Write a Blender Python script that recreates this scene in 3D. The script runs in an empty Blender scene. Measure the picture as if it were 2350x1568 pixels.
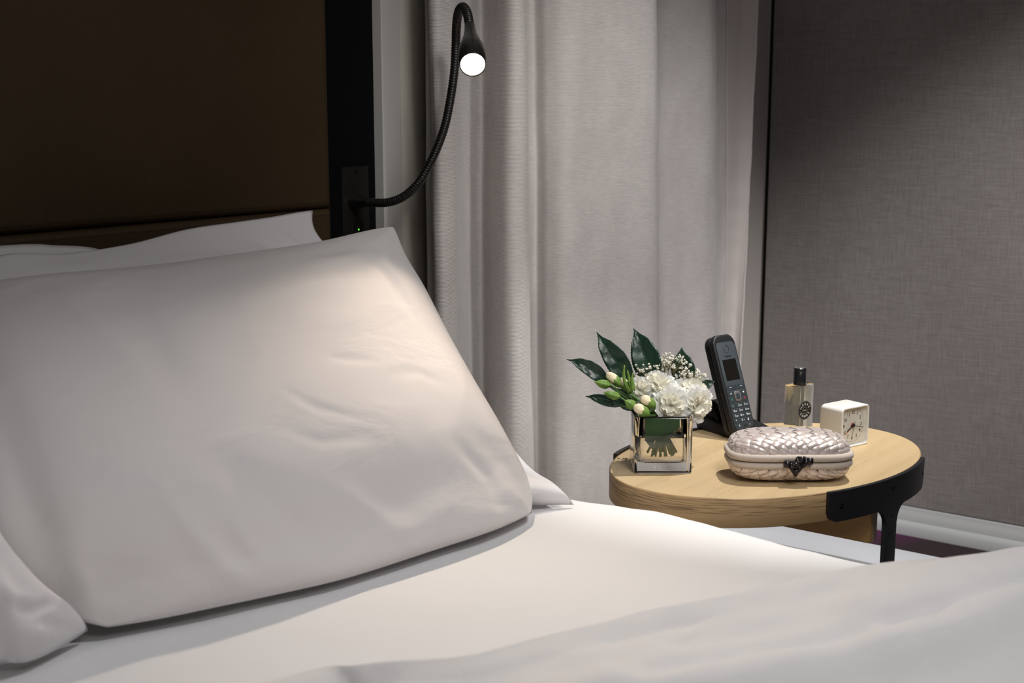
import bpy, bmesh, math, random
from math import sin, cos, pi, radians, sqrt, atan2, exp
from mathutils import Vector, Matrix, noise
random.seed(7)
S = bpy.context.scene
COL = S.collection

# ------------------------------------------------------------------ camera, world, exposure, lights
FPX, PITCH, YAW = 3000.0, radians(10.0), radians(36.15)
CAM = Vector((0, 0, 1.10))
FW = Vector((cos(YAW) * cos(PITCH), sin(YAW) * cos(PITCH), -sin(PITCH)))
RT = Vector((sin(YAW), -cos(YAW), 0))
UP = RT.cross(FW)
cam_d = bpy.data.cameras.new('camera')
cam_d.sensor_width = 36; cam_d.lens = FPX / 2350 * 36
cam_d.dof.use_dof = True; cam_d.dof.focus_distance = 2.0; cam_d.dof.aperture_fstop = 7.1
cam_d.clip_start = 0.02
cam = bpy.data.objects.new('camera', cam_d); COL.objects.link(cam)
cam.matrix_world = Matrix(((RT.x, UP.x, -FW.x, CAM.x), (RT.y, UP.y, -FW.y, CAM.y), (RT.z, UP.z, -FW.z, CAM.z), (0, 0, 0, 1)))
S.camera = cam
S.view_settings.view_transform = 'Standard'; S.view_settings.look = 'None'
S.view_settings.gamma = 1; S.view_settings.use_curve_mapping = False
S.view_settings.exposure = 0.0
try:
    S.cycles.use_denoising = True
    S.cycles.max_bounces = 12; S.cycles.transmission_bounces = 12; S.cycles.transparent_max_bounces = 16
    S.cycles.sample_clamp_indirect = 4.0
except Exception: pass
w = bpy.data.worlds.new('world'); S.world = w; w.use_nodes = True
w.node_tree.nodes['Background'].inputs[0].default_value = (0.8, 0.85, 1, 1)
w.node_tree.nodes['Background'].inputs[1].default_value = 0.05

def light(name, kind, loc, target, power, color, **kw):
    d = bpy.data.lights.new(name, kind); d.energy = power; d.color = color
    for k, v in kw.items(): setattr(d, k, v)
    o = bpy.data.objects.new(name, d); COL.objects.link(o); o.location = loc
    o.rotation_euler = (Vector(target) - Vector(loc)).to_track_quat('-Z', 'Y').to_euler()
    return o
# ceiling spotlight over the bedside table, then added fill lights with no fixture behind them
light('table_downlight', 'SPOT', (2.17, .56, 2.42), (2.07, .79, .58), 139, (1, .955, .90), spot_size=radians(42), spot_blend=.35, shadow_soft_size=.012)
light('bed_fill_light', 'AREA', (.1, -.9, 2.5), (1.0, .7, .6), 12, (1, .965, .955), shape='RECTANGLE', size=1.2, size_y=.8)  # soft fill added above the bed foot, not a real ceiling panel
light('curtain_fill_left', 'SPOT', (.55, -.35, 2.5), (2.36, 1.5, .55), 110, (1, .985, .97), spot_size=radians(36), spot_blend=.8, shadow_soft_size=.25)  # unseen spot added to brighten the curtain from the left
light('bed_overhead_fill', 'SPOT', (1.0, -.10, 2.5), (.95, .55, .56), 60, (.97, .98, 1), spot_size=radians(52), spot_blend=1, shadow_soft_size=.12)  # added overhead fill that lifts the sheet and duvet
light('corner_fill_light', 'AREA', (1.5, .35, 2.52), (1.6, 1.0, .5), 2.0, (.97, .98, 1.0), shape='DISK', size=.35)  # weak added fill towards the corner, stands for no known lamp
light('wall_fill_light', 'SPOT', (2.0, -.6, 2.5), (3.31, .95, .15), 310, (1, .985, .97), spot_size=radians(40), spot_blend=1, shadow_soft_size=.05)  # spot put in only to brighten the lower right wall
light('curtain_fill', 'SPOT', (1.62, -.25, 2.5), (2.45, 1.5, .42), 100, (1, .985, .97), spot_size=radians(40), spot_blend=.8, shadow_soft_size=.12)  # second added curtain spot, further right to bring out the folds

# ------------------------------------------------------------------ picture measurements -> points in the room
def ray(px, py): return FW + RT * ((px - 1175) / FPX) - UP * ((py - 784) / FPX)
def atz(px, py, z):
    d = ray(px, py); return CAM + d * ((z - CAM.z) / d.z)
def aty(px, py, y):
    d = ray(px, py); return CAM + d * (y / d.y)
def atx(px, py, x):
    d = ray(px, py); return CAM + d * (x / d.x)
def atd(px, py, dist): return CAM + ray(px, py) * dist

# ------------------------------------------------------------------ materials
def mat(name, color, rough=.5, metal=0, spec=.5, trans=0, ior=1.45, emit=None, estr=0, sheen=0, sss=0, coat=0):
    m = bpy.data.materials.new(name); m.use_nodes = True
    b = m.node_tree.nodes['Principled BSDF']; I = b.inputs
    I['Base Color'].default_value = (*color, 1); I['Roughness'].default_value = rough
    I['Metallic'].default_value = metal; I['Specular IOR Level'].default_value = spec
    I['Transmission Weight'].default_value = trans; I['IOR'].default_value = ior
    I['Sheen Weight'].default_value = sheen; I['Coat Weight'].default_value = coat
    if sss:
        I['Subsurface Weight'].default_value = sss; I['Subsurface Radius'].default_value = (.01, .01, .008)
        I['Subsurface Scale'].default_value = .3
    if emit:
        I['Emission Color'].default_value = (*emit, 1); I['Emission Strength'].default_value = estr
    m['_'] = 1
    return m
def N(m, t, **kw):
    n = m.node_tree.nodes.new(t)
    for k, v in kw.items():
        if k in n.inputs.keys(): n.inputs[k].default_value = v
        else: setattr(n, k, v)
    return n
def L(m, a, b): m.node_tree.links.new(a, b)
def thin(m, wt):
    # petals and cloth pass some light through: part of the diffuse becomes translucent
    b = m.node_tree.nodes['Principled BSDF']; out = m.node_tree.nodes['Material Output']
    t = N(m, 'ShaderNodeBsdfTranslucent'); t.inputs[0].default_value = b.inputs['Base Color'].default_value
    x = N(m, 'ShaderNodeMixShader'); x.inputs[0].default_value = wt
    L(m, b.outputs[0], x.inputs[1]); L(m, t.outputs[0], x.inputs[2]); L(m, x.outputs[0], out.inputs[0])
def coords(m, scale=(1, 1, 1), which='Object', rot=(0, 0, 0)):
    c = N(m, 'ShaderNodeTexCoord'); p = N(m, 'ShaderNodeMapping')
    p.inputs['Scale'].default_value = scale; p.inputs['Rotation'].default_value = rot
    L(m, c.outputs[which], p.inputs[0]); return p.outputs[0]
def bsdf(m): return m.node_tree.nodes['Principled BSDF']
def bump(m, height, strength, dist=.001, prev=None):
    b = N(m, 'ShaderNodeBump'); b.inputs['Strength'].default_value = strength; b.inputs['Distance'].default_value = dist
    L(m, height, b.inputs['Height'])
    if prev: L(m, prev, b.inputs['Normal'])
    L(m, b.outputs[0], bsdf(m).inputs['Normal']); return b.outputs[0]
def ramp(m, fac, stops):
    r = N(m, 'ShaderNodeValToRGB'); e = r.color_ramp.elements
    while len(e) < len(stops): e.new(.5)
    for i, (p, c) in enumerate(stops): e[i].position = p; e[i].color = (*c, 1)
    L(m, fac, r.inputs[0]); return r.outputs[0]
def noisey(m, vec, scale, detail=3, rough=.5, dist=0):
    n = N(m, 'ShaderNodeTexNoise'); n.inputs['Scale'].default_value = scale; n.inputs['Detail'].default_value = detail
    n.inputs['Roughness'].default_value = rough; n.inputs['Distortion'].default_value = dist
    L(m, vec, n.inputs['Vector']); return n.outputs[0]

def cotton(name, color, wr=.35):
    m = mat(name, color, rough=.85, spec=.15, sheen=.12)
    v = coords(m, (1, 1, 1))
    n1 = bump(m, noisey(m, coords(m, (3.5, 9, 6), rot=(0, 0, .5)), 1.6, 4, .5, .6), wr, .012)
    bump(m, noisey(m, v, 900, 2), .05, .0005, n1)
    return m
M_pillow = cotton('pillow_cotton', (.80, .76, .75))
M_pillow2 = cotton('pillow_cotton_back', (.82, .80, .81))
M_sheet = cotton('sheet_cotton', (.79, .785, .79), .16)
M_duvet = cotton('duvet_cotton', (.79, .77, .765), .5)
M_matt = mat('mattress_ticking', (.7, .68, .66), .9)

def leather():
    m = mat('brown_leather', (.065, .042, .024), rough=.55, spec=.35)
    v = coords(m)
    vo = N(m, 'ShaderNodeTexVoronoi', feature='DISTANCE_TO_EDGE'); vo.inputs['Scale'].default_value = 330; L(m, v, vo.inputs['Vector'])
    bump(m, ramp(m, vo.outputs[0], [(0, (0, 0, 0)), (.25, (1, 1, 1))]), .5, .0006)
    c = ramp(m, noisey(m, v, 4, 4), [(.3, (.053, .032, .014)), (.7, (.066, .041, .019))]); L(m, c, bsdf(m).inputs['Base Color'])
    return m
M_leather = leather()
M_thread = mat('dark_thread', (.02, .013, .008), .7)
M_thread2 = mat('brown_thread', (.10, .07, .04), .7)
M_blackpanel = mat('matt_black_panel', (.003, .0035, .0045), .7, spec=.12)
M_plate = mat('black_bronze_plate', (.016, .014, .012), .42, metal=.2, spec=.4)
M_lamp = mat('black_lamp_metal', (.013, .012, .011), .32, spec=.6)
M_lamphead = mat('lamp_head_metal', (.02, .018, .016), .28, metal=.3, spec=.7)
M_bulb = mat('lamp_lens', (1, 1, 1), .4, emit=(1, .9, .75), estr=22)
M_led = mat('green_led', (0, .1, 0), .4, emit=(.1, 1, .02), estr=3)
M_trim = mat('painted_trim', (.60, .58, .55), .6)
M_recess = mat('recess_paint', (.70, .66, .58), .8)
M_dark = mat('dark_gap', (.02, .017, .014), .9)
M_wallstrip = mat('grey_strip_paint', (.36, .33, .31), .8)
M_ceiling = mat('ceiling_paint', (.65, .64, .62), .9)
M_wallroom = mat('room_wall_paint', (.34, .32, .30), .9)

def wallfabric():
    m = mat('woven_wall_fabric', (.20, .185, .175), .95, spec=.1)
    a = noisey(m, coords(m, (1, 1, .035)), 620, 2, .6); b = noisey(m, coords(m, (.035, .035, 1)), 620, 2, .6)
    mx = N(m, 'ShaderNodeMath', operation='ADD'); L(m, a, mx.inputs[0]); L(m, b, mx.inputs[1])
    c = ramp(m, mx.outputs[0], [(.0, (.10, .09, .085)), (1, (.10, .09, .085))])
    mr = N(m, 'ShaderNodeMapRange'); mr.inputs['From Min'].default_value = .7; mr.inputs['From Max'].default_value = 1.3
    L(m, mx.outputs[0], mr.inputs[0])
    big = noisey(m, coords(m, (1, 1, .4)), 3, 3)
    c = ramp(m, mr.outputs[0], [(0, (.19, .170, .161)), (.5, (.242, .222, .211)), (1, (.295, .276, .265))])
    mm = N(m, 'ShaderNodeMix', data_type='RGBA', blend_type='MULTIPLY'); mm.inputs[0].default_value = .5
    L(m, c, mm.inputs[6]); L(m, ramp(m, big, [(.3, (.82, .80, .79)), (.7, (1.12, 1.12, 1.12))]), mm.inputs[7])
    L(m, mm.outputs[2], bsdf(m).inputs['Base Color'])
    bump(m, mr.outputs[0], .25, .0008)
    return m
M_fabric = wallfabric()

def curtainmat():
    m = mat('ribbed_curtain', (.42, .39, .375), .95, spec=.08, sheen=.15)
    wv = N(m, 'ShaderNodeTexWave', wave_type='BANDS', bands_direction='Z'); wv.inputs['Scale'].default_value = 135
    wv.inputs['Distortion'].default_value = .8; wv.inputs['Detail'].default_value = 2; wv.inputs['Detail Scale'].default_value = 2
    L(m, coords(m), wv.inputs['Vector'])
    c1 = ramp(m, noisey(m, coords(m, (1, 1, .5)), 14, 5, .6), [(.3, (.50, .465, .45)), (.7, (.58, .55, .53))])
    nn = noisey(m, coords(m, (.12, .12, 1.6)), 420, 3, .7)
    c2 = ramp(m, nn, [(.3, (.86, .86, .86)), (.7, (1.08, 1.08, 1.08))])
    mm = N(m, 'ShaderNodeMix', data_type='RGBA', blend_type='MULTIPLY'); mm.inputs[0].default_value = 1
    L(m, c1, mm.inputs[6]); L(m, c2, mm.inputs[7]); L(m, mm.outputs[2], bsdf(m).inputs['Base Color'])
    n1 = bump(m, wv.outputs[1], .35, .0009)
    bump(m, nn, .3, .0008, n1)
    return m
M_curtain = curtainmat()
M_hem = mat('satin_hem', (.50, .455, .435), .42, spec=.4, sheen=.3)

def wood(name, which, along, cols, pore=(.16, .095, .045), scale=1.0, amt=.75, pscale=520, pal=.07):
    m = mat(name, cols[0], .42, spec=.35)
    sc = [1.0, 1.0, 1.0]; sc[along] = .045
    v = coords(m, tuple(s * scale for s in sc), which)
    g = noisey(m, v, 55, 5, .55, .25)
    c = ramp(m, g, [(.28, cols[1]), (.5, cols[0]), (.75, cols[2])])
    sc[along] = pal
    v2 = coords(m, tuple(s * scale for s in sc), which)
    p = noisey(m, v2, pscale, 2, .5)
    patch = noisey(m, coords(m, tuple(s * scale for s in sc), which), 30, 2, .5)
    ad = N(m, 'ShaderNodeMath', operation='MULTIPLY'); L(m, p, ad.inputs[0]); L(m, patch, ad.inputs[1])
    pr = ramp(m, ad.outputs[0], [(.27, (0, 0, 0)), (.34, (1, 1, 1))])
    ml = N(m, 'ShaderNodeMath', operation='MULTIPLY'); ml.inputs[1].default_value = amt; L(m, pr, ml.inputs[0])
    mm = N(m, 'ShaderNodeMix', data_type='RGBA'); L(m, ml.outputs[0], mm.inputs[0]); L(m, c, mm.inputs[6]); mm.inputs[7].default_value = (*pore, 1)
    L(m, mm.outputs[2], bsdf(m).inputs['Base Color'])
    bump(m, pr, -.25, .0004)
    return m
M_woodtop = wood('oak_table_top', 'Object', 0, [(.555, .415, .235), (.515, .38, .21), (.59, .45, .265)], (.38, .26, .14), 1.0, .32)
M_woodedge = wood('oak_edge_band', 'UV', 0, [(.43, .29, .145), (.39, .26, .125), (.47, .325, .17)], (.15, .09, .045), .75, .75, 850, .03)
M_woodbrace = wood('oak_brace', 'Object', 1, [(.42, .25, .10), (.36, .21, .085), (.48, .29, .12)], (.12, .065, .03), .8, .9)
M_bracket = mat('black_powder_steel', (.014, .0145, .017), .42, spec=.45)
b_ = noisey(M_bracket, coords(M_bracket), 900, 2); bump(M_bracket, b_, .12, .0005)
M_screw = mat('black_screw', (.02, .02, .022), .22, metal=.8)
M_white = mat('white_lacquer', (.50, .52, .56), .35)
M_taupe = mat('taupe_border', (.27, .24, .22), .8)
M_basebd = mat('silver_white_baseboard', (.42, .43, .43), .4)

def carpet():
    m = mat('plum_carpet', (.05, .03, .04), .95, spec=.05)
    g = noisey(m, coords(m, (1, 1.6, 1)), 1.4, 2)
    c = ramp(m, g, [(.40, (.040, .028, .030)), (.62, (.10, .025, .085))]); L(m, c, bsdf(m).inputs['Base Color'])
    bump(m, noisey(m, coords(m), 500, 3), .5, .003)
    return m
M_carpet = carpet()

# ------------------------------------------------------------------ mesh helpers
def flatten(v): return [tuple(x) for x in v]
def mobj(name, verts, faces, m, parent=None, smooth=True, uvs=None, world=False, **props):
    me = bpy.data.meshes.new(name); me.from_pydata(flatten(verts), [], faces); me.update()
    if uvs:
        ul = me.uv_layers.new(name='UVMap')
        for lp in me.loops: ul.data[lp.index].uv = uvs[lp.vertex_index]
    if m: me.materials.append(m)
    if smooth:
        for p_ in me.polygons: p_.use_smooth = True
    o = bpy.data.objects.new(name, me); COL.objects.link(o)
    if parent is not None:
        o.parent = parent
        if world: o.matrix_parent_inverse = MW[parent.name].inverted()
    for k, v in props.items(): o[k] = v
    return o
MW = {}
def thing(name, label, cat, loc=(0, 0, 0), yaw=0, group=None, rot=None):
    o = bpy.data.objects.new(name, None); COL.objects.link(o); o.empty_display_size = .05
    o.location = loc
    R = Matrix.Rotation(yaw, 4, 'Z') if rot is None else rot.to_4x4()
    o.rotation_euler = R.to_euler()
    MW[o.name] = Matrix.Translation(Vector(loc)) @ R
    o['label'] = label; o['category'] = cat
    if group: o['group'] = group
    return o
def tag(o, label, cat, group=None):
    o['label'] = label; o['category'] = cat
    if group: o['group'] = group
    return o
def from_bm(name, bm, m, parent=None, smooth=True, world=False, mx=None, **props):
    if mx is not None: bmesh.ops.transform(bm, matrix=mx, verts=bm.verts)
    bmesh.ops.recalc_face_normals(bm, faces=bm.faces)
    me = bpy.data.meshes.new(name); bm.to_mesh(me); bm.free()
    if m: me.materials.append(m)
    if smooth:
        for p_ in me.polygons: p_.use_smooth = True
        try: me.set_sharp_from_angle(angle=radians(38))
        except Exception: pass
    o = bpy.data.objects.new(name, me); COL.objects.link(o)
    if parent is not None:
        o.parent = parent
        if world: o.matrix_parent_inverse = MW[parent.name].inverted()
    for k, v in props.items(): o[k] = v
    return o
def box_bm(lo, hi, bev=0, seg=2, bm=None):
    own = bmesh.new()
    g = bmesh.ops.create_cube(own, size=1)
    lo, hi = Vector(lo), Vector(hi)
    for v in own.verts: v.co = Vector(((v.co.x + .5) * (hi.x - lo.x) + lo.x, (v.co.y + .5) * (hi.y - lo.y) + lo.y, (v.co.z + .5) * (hi.z - lo.z) + lo.z))
    if bev: bmesh.ops.bevel(own, geom=own.edges[:], offset=bev, segments=seg, affect='EDGES', profile=.5)
    if bm is None: return own
    me = bpy.data.meshes.new('t'); own.to_mesh(me); own.free(); bm.from_mesh(me); bpy.data.meshes.remove(me)
    return bm
def prism_bm(pts, z0, z1, bev=0, seg=2, axis='z'):
    bm = bmesh.new()
    lo = [bm.verts.new((x, y, z0)) for x, y in pts]; hi = [bm.verts.new((x, y, z1)) for x, y in pts]
    n = len(pts)
    ft = bm.faces.new(hi); fb = bm.faces.new(lo[::-1])
    for i in range(n): bm.faces.new((lo[i], lo[(i + 1) % n], hi[(i + 1) % n], hi[i]))
    if bev:
        ed = list(set(ft.edges) | set(fb.edges))
        bmesh.ops.bevel(bm, geom=ed, offset=bev, segments=seg, affect='EDGES', profile=.5)
    if axis == 'y':   # the outline is x,z and the depth runs along y (front towards -y)
        bmesh.ops.transform(bm, matrix=Matrix(((1, 0, 0, 0), (0, 0, -1, 0), (0, 1, 0, 0), (0, 0, 0, 1))), verts=bm.verts)
    if axis == 'x':   # the outline is y,z and the depth runs along x
        bmesh.ops.transform(bm, matrix=Matrix(((0, 0, 1, 0), (1, 0, 0, 0), (0, 1, 0, 0), (0, 0, 0, 1))), verts=bm.verts)
    return bm
def rrect(w, h, r, n=6, cx=0, cy=0):
    out = []
    for qx, qy, a0 in ((1, 1, 0), (-1, 1, 90), (-1, -1, 180), (1, -1, 270)):
        for i in range(n + 1):
            a = radians(a0 + 90 * i / n)
            out.append((cx + qx * (w / 2 - r) + r * cos(a), cy + qy * (h / 2 - r) + r * sin(a)))
    return out
def lathe(prof, n=32, closed=True):
    vs, fs = [], []
    for r, z in prof:
        for i in range(n):
            a = 2 * pi * i / n; vs.append((r * cos(a), r * sin(a), z))
    for k in range(len(prof) - 1):
        for i in range(n):
            j = (i + 1) % n
            fs.append((k * n + i, k * n + j, (k + 1) * n + j, (k + 1) * n + i))
    if closed: fs.append(tuple(range(n))[::-1]); fs.append(tuple((len(prof) - 1) * n + i for i in range(n)))
    return vs, fs
def catmull(P, sub, closed=False):
    P = [Vector(p) for p in P]; n = len(P); out = []
    rng = n if closed else n - 1
    for i in range(rng):
        if closed: a, b, c, d = P[(i - 1) % n], P[i], P[(i + 1) % n], P[(i + 2) % n]
        else: a, b, c, d = P[max(i - 1, 0)], P[i], P[i + 1], P[min(i + 2, n - 1)]
        for k in range(sub):
            t = k / sub
            out.append(.5 * ((2 * b) + (c - a) * t + (2 * a - 5 * b + 4 * c - d) * t * t + (3 * b - 3 * c + d - a) * t ** 3))
    if not closed: out.append(P[-1].copy())
    return out
def resample(P, n):
    d = [0]
    for a, b in zip(P, P[1:]): d.append(d[-1] + (b - a).length)
    out = []; j = 0
    for i in range(n):
        t = d[-1] * i / (n - 1)
        while j < len(P) - 2 and d[j + 1] < t: j += 1
        u = (t - d[j]) / max(d[j + 1] - d[j], 1e-9); out.append(P[j].lerp(P[j + 1], min(max(u, 0), 1)))
    return out
def tube(P, rad, n=12, closed=False, caps=True, prof=None):
    """swept tube; rad is a number or f(i, angle)"""
    m_ = len(P); vs, fs = [], []
    T = []
    for i in range(m_):
        a = P[(i - 1) % m_] if (closed or i > 0) else P[i]; b = P[(i + 1) % m_] if (closed or i < m_ - 1) else P[i]
        T.append((b - a).normalized())
    up = Vector((0, 0, 1)) if abs(T[0].z) < .9 else Vector((1, 0, 0))
    nrm = (up - T[0] * up.dot(T[0])).normalized()
    for i in range(m_):
        nrm = (nrm - T[i] * nrm.dot(T[i])).normalized(); bi = T[i].cross(nrm)
        for k in range(n):
            a = 2 * pi * k / n; r = rad(i, a) if callable(rad) else rad
            vs.append(P[i] + (nrm * cos(a) + bi * sin(a)) * r)
    for i in range(m_ if closed else m_ - 1):
        i2 = (i + 1) % m_
        for k in range(n):
            k2 = (k + 1) % n; fs.append((i * n + k, i * n + k2, i2 * n + k2, i2 * n + k))
    if caps and not closed: fs.append(tuple(range(n))[::-1]); fs.append(tuple((m_ - 1) * n + k for k in range(n)))
    return vs, fs
def inset(pts, d):
    n = len(pts); out = []
    for i in range(n):
        ax, ay = pts[i - 1]; bx, by = pts[(i + 1) % n]; tx, ty = bx - ax, by - ay; l = sqrt(tx * tx + ty * ty) + 1e-12
        out.append((pts[i][0] - ty / l * d, pts[i][1] + tx / l * d))
    return out
def loft_bm(pts, y0, y1, r, n=4):
    """standing slab: outline in x,z (counter-clockwise), front at y0, back at y1, edges rounded by r"""
    lv = [(r * (1 - sin(pi / 2 * k / n)), y0 + r * (1 - cos(pi / 2 * k / n))) for k in range(n + 1)]
    lv += [(r * (1 - cos(pi / 2 * k / n)), y1 - r * (1 - sin(pi / 2 * k / n))) for k in range(n + 1)]
    bm = bmesh.new(); V = [[bm.verts.new((x, y, z)) for x, z in inset(pts, d)] for d, y in lv]; m_ = len(pts)
    for k in range(len(V) - 1):
        for i in range(m_): j = (i + 1) % m_; bm.faces.new((V[k][i], V[k][j], V[k + 1][j], V[k + 1][i]))
    bm.faces.new(V[0]); bm.faces.new(V[-1][::-1])
    return bm
def merge(*parts):
    V, Fs = [], []
    for vs, fs in parts:
        o = len(V); V += list(vs); Fs += [tuple(i + o for i in f) for f in fs]
    return V, Fs
def xf(part, mx): return [mx @ Vector(v) for v in part[0]], part[1]
def text_part(s, size, depth=.0002, mx=None, spacing=1.0, bold=0):
    cu = bpy.data.curves.new('t', 'FONT'); cu.body = s; cu.size = size; cu.extrude = depth / 2; cu.align_x = 'CENTER'; cu.align_y = 'CENTER'
    cu.space_character = spacing; cu.offset = bold; cu.resolution_u = 3
    o = bpy.data.objects.new('t', cu); COL.objects.link(o)
    dg = bpy.context.evaluated_depsgraph_get(); me = bpy.data.meshes.new_from_object(o.evaluated_get(dg))
    part = ([v.co.copy() for v in me.vertices], [tuple(p_.vertices) for p_ in me.polygons])
    bpy.data.objects.remove(o); bpy.data.meshes.remove(me); bpy.data.curves.remove(cu)
    return xf(part, mx) if mx is not None else part
# text lies in x,y facing +z; FACE turns it to stand in x,z facing -y
FACE = Matrix(((1, 0, 0, 0), (0, 0, -1, 0), (0, 1, 0, 0), (0, 0, 0, 1)))
def face_at(x, y, z, spin=0): return Matrix.Translation((x, y, z)) @ FACE @ Matrix.Rotation(spin, 4, 'Z')

# ------------------------------------------------------------------ room shell
def struct(name, lo, hi, m, bev=0):
    o = from_bm(name, box_bm(lo, hi, bev), m, smooth=False); o['kind'] = 'structure'; return o
YB, XR = 1.57, 3.31
struct('floor', (-2.6, -2.7, -.1), (XR + .15, YB + .15, 0), M_carpet)
struct('ceiling', (-2.6, -2.7, 2.6), (XR + .15, YB + .15, 2.7), M_ceiling)
struct('wall_left', (-2.7, -2.7, 0), (-2.6, YB + .15, 2.6), M_wallroom)
struct('wall_front', (-2.6, -2.8, 0), (XR + .15, -2.7, 2.6), M_wallroom)
struct('wall_back', (-2.6, YB, 0), (XR + .15, YB + .1, 2.6), M_recess)
wr = struct('wall_right', (XR + .02, -2.7, 0), (XR + .12, YB, 2.6), M_dark)
# upholstered wall panels: two lengths of woven fabric with a fine seam, short of the corner
yc = aty(1775, 300, 1).y
def fab(y0, y1):
    return from_bm('fabric_panel', box_bm((XR - .012, y0, .075), (XR + .02, y1, 2.6), .0004, 1), M_fabric, wr)
ys = atx(1885, 400, XR).y; yc = atx(1772, 300, XR).y
fab(ys + .00005, yc); fab(-1.2, ys - .00005); fab(-2.69, -1.203)
# grey strip of painted wall between curtain and corner
xs0, xs1 = aty(1690, 300, YB - .02).x, aty(1757, 300, YB - .02).x
o = struct('trim_2', (xs0 - .1, YB - .02, 0), (xs1, YB, 2.6), M_wallstrip)
# moulded baseboard along the right wall
prof = [(0, 0), (-.034, 0), (-.034, .022), (-.026, .034), (-.022, .036), (-.020, .052), (-.016, .058), (-.013, .070), (-.004, .077), (0, .078)]
bm = bmesh.new()
A = [bm.verts.new((XR - .012 + x + .012, YB - .03, z)) for x, z in prof]; B = [bm.verts.new((XR - .012 + x + .012, -2.69, z)) for x, z in prof]
for i in range(len(prof)): bm.faces.new((A[i], A[(i + 1) % len(prof)], B[(i + 1) % len(prof)], B[i]))
bm.faces.new(A[::-1]); bm.faces.new(B)
bb = from_bm('baseboard_right', bm, M_basebd); bb['kind'] = 'structure'
# light painted upright beside the headboard
xt0, xt1 = aty(879, 300, 1.514).x, aty(921, 300, 1.514).x
struct('trim_1', (xt0, 1.514, 0), (xt1, YB, 2.6), M_trim, .0015)

struct('wall_pier', (xt1 + .0005, 1.519, 0), (aty(1100, 300, 1.5).x, YB, 2.6), M_recess)

# ------------------------------------------------------------------ headboard
HY = 1.52
xe = aty(758, 250, HY).x
zs_ = aty(763, 478, HY).z
hb = thing('headboard', 'tall dark brown leather headboard behind the pillows', 'headboard', (.4, HY + .02, 0))
def lpanel(x0, x1, z0, z1, name='leather_panel'):
    nx, nz = 40, 40; vs, fs = [], []
    for j in range(nz + 1):
        for i in range(nx + 1):
            u, v = i / nx, j / nz; x = x0 + (x1 - x0) * u; z = z0 + (z1 - z0) * v
            d = min(x - x0, x1 - x, z - z0, z1 - z)
            y = HY + .012 * (1 - min(d / .012, 1)) ** 2
            vs.append((x, y, z))
    # denser near the borders
    for j in range(nz + 1):
        for i in range(nx + 1):
            def wv(t): return .5 - .5 * cos(pi * (.5 - .5 * cos(pi * t)))
            u, v = wv(i / nx), wv(j / nz); x = x0 + (x1 - x0) * u; z = z0 + (z1 - z0) * v
            d = min(x - x0, x1 - x, z - z0, z1 - z)
            vs[j * (nx + 1) + i] = (x, HY + .010 * (1 - min(d / .008, 1)) ** 2, z)
    for j in range(nz):
        for i in range(nx):
            a = j * (nx + 1) + i; fs.append((a, a + 1, a + nx + 2, a + nx + 1))
    ring = [i for i in range(nx + 1)] + [j * (nx + 1) + nx for j in range(1, nz + 1)] + [nz * (nx + 1) + i for i in range(nx - 1, -1, -1)] + [j * (nx + 1) for j in range(nz - 1, 0, -1)]
    b0 = len(vs)
    for r_ in ring: x, y, z = vs[r_]; vs.append((x, HY + .045, z))
    for k in range(len(ring)): k2 = (k + 1) % len(ring); fs.append((ring[k], b0 + k, b0 + k2, ring[k2]))
    fs.append(tuple(b0 + k for k in range(len(ring))))
    return mobj(name, vs, fs, M_leather, hb, world=True)
lpanel(-.75, xe, zs_ + .0007, 2.0)
lpanel(-.75, xe + .0005, .30, zs_ - .0007)
def stitches(p0, p1, pitch=.0048):
    V, Fs = [], []; p0, p1 = Vector(p0), Vector(p1); n = int((p1 - p0).length / pitch); d = (p1 - p0).normalized()
    s_ = d.cross(Vector((0, 1, 0))).normalized()
    for k in range(n):
        c = p0 + d * (k + .5) * pitch; o = len(V)
        for a in (-1, 1):
            for b, yy in ((-1, 0), (0, -.0007), (1, 0)): V.append(c + d * a * pitch * .34 + s_ * b * .0005 + Vector((0, yy, 0)))
        Fs += [(o, o + 1, o + 4, o + 3), (o + 1, o + 2, o + 5, o + 4)]
    return V, Fs
st = merge(stitches((-.2, HY - .0001, zs_ + .011), (xe - .004, HY - .0001, zs_ + .011)))
mobj('stitching', *st, M_thread, hb, world=True, kind='stuff')
st = merge(stitches((-.2, HY - .0001, zs_ - .011), (xe - .004, HY - .0001, zs_ - .011)))
mobj('stitching', *st, M_thread, hb, world=True, kind='stuff')
st = merge(stitches((xe - .008, HY - .0001, .6), (xe - .008, HY - .0001, 2.0)))
mobj('stitching', *st, M_thread, hb, world=True, kind='stuff')
xb1 = min(aty(862, 300, HY + .012).x, xt0 - .0015); xb2 = aty(879, 300, YB - .01).x
from_bm('black_panel', box_bm((xe + .001, HY + .012, 0), (xb1, HY + .046, 2.0), .001, 1), M_blackpanel, hb, world=True)
struct('trim_3', (xb1 + .001, HY + .016, 0), (xt0 - .0005, YB, 2.6), mat('taupe_upright', (.10, .085, .07), .8))

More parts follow.
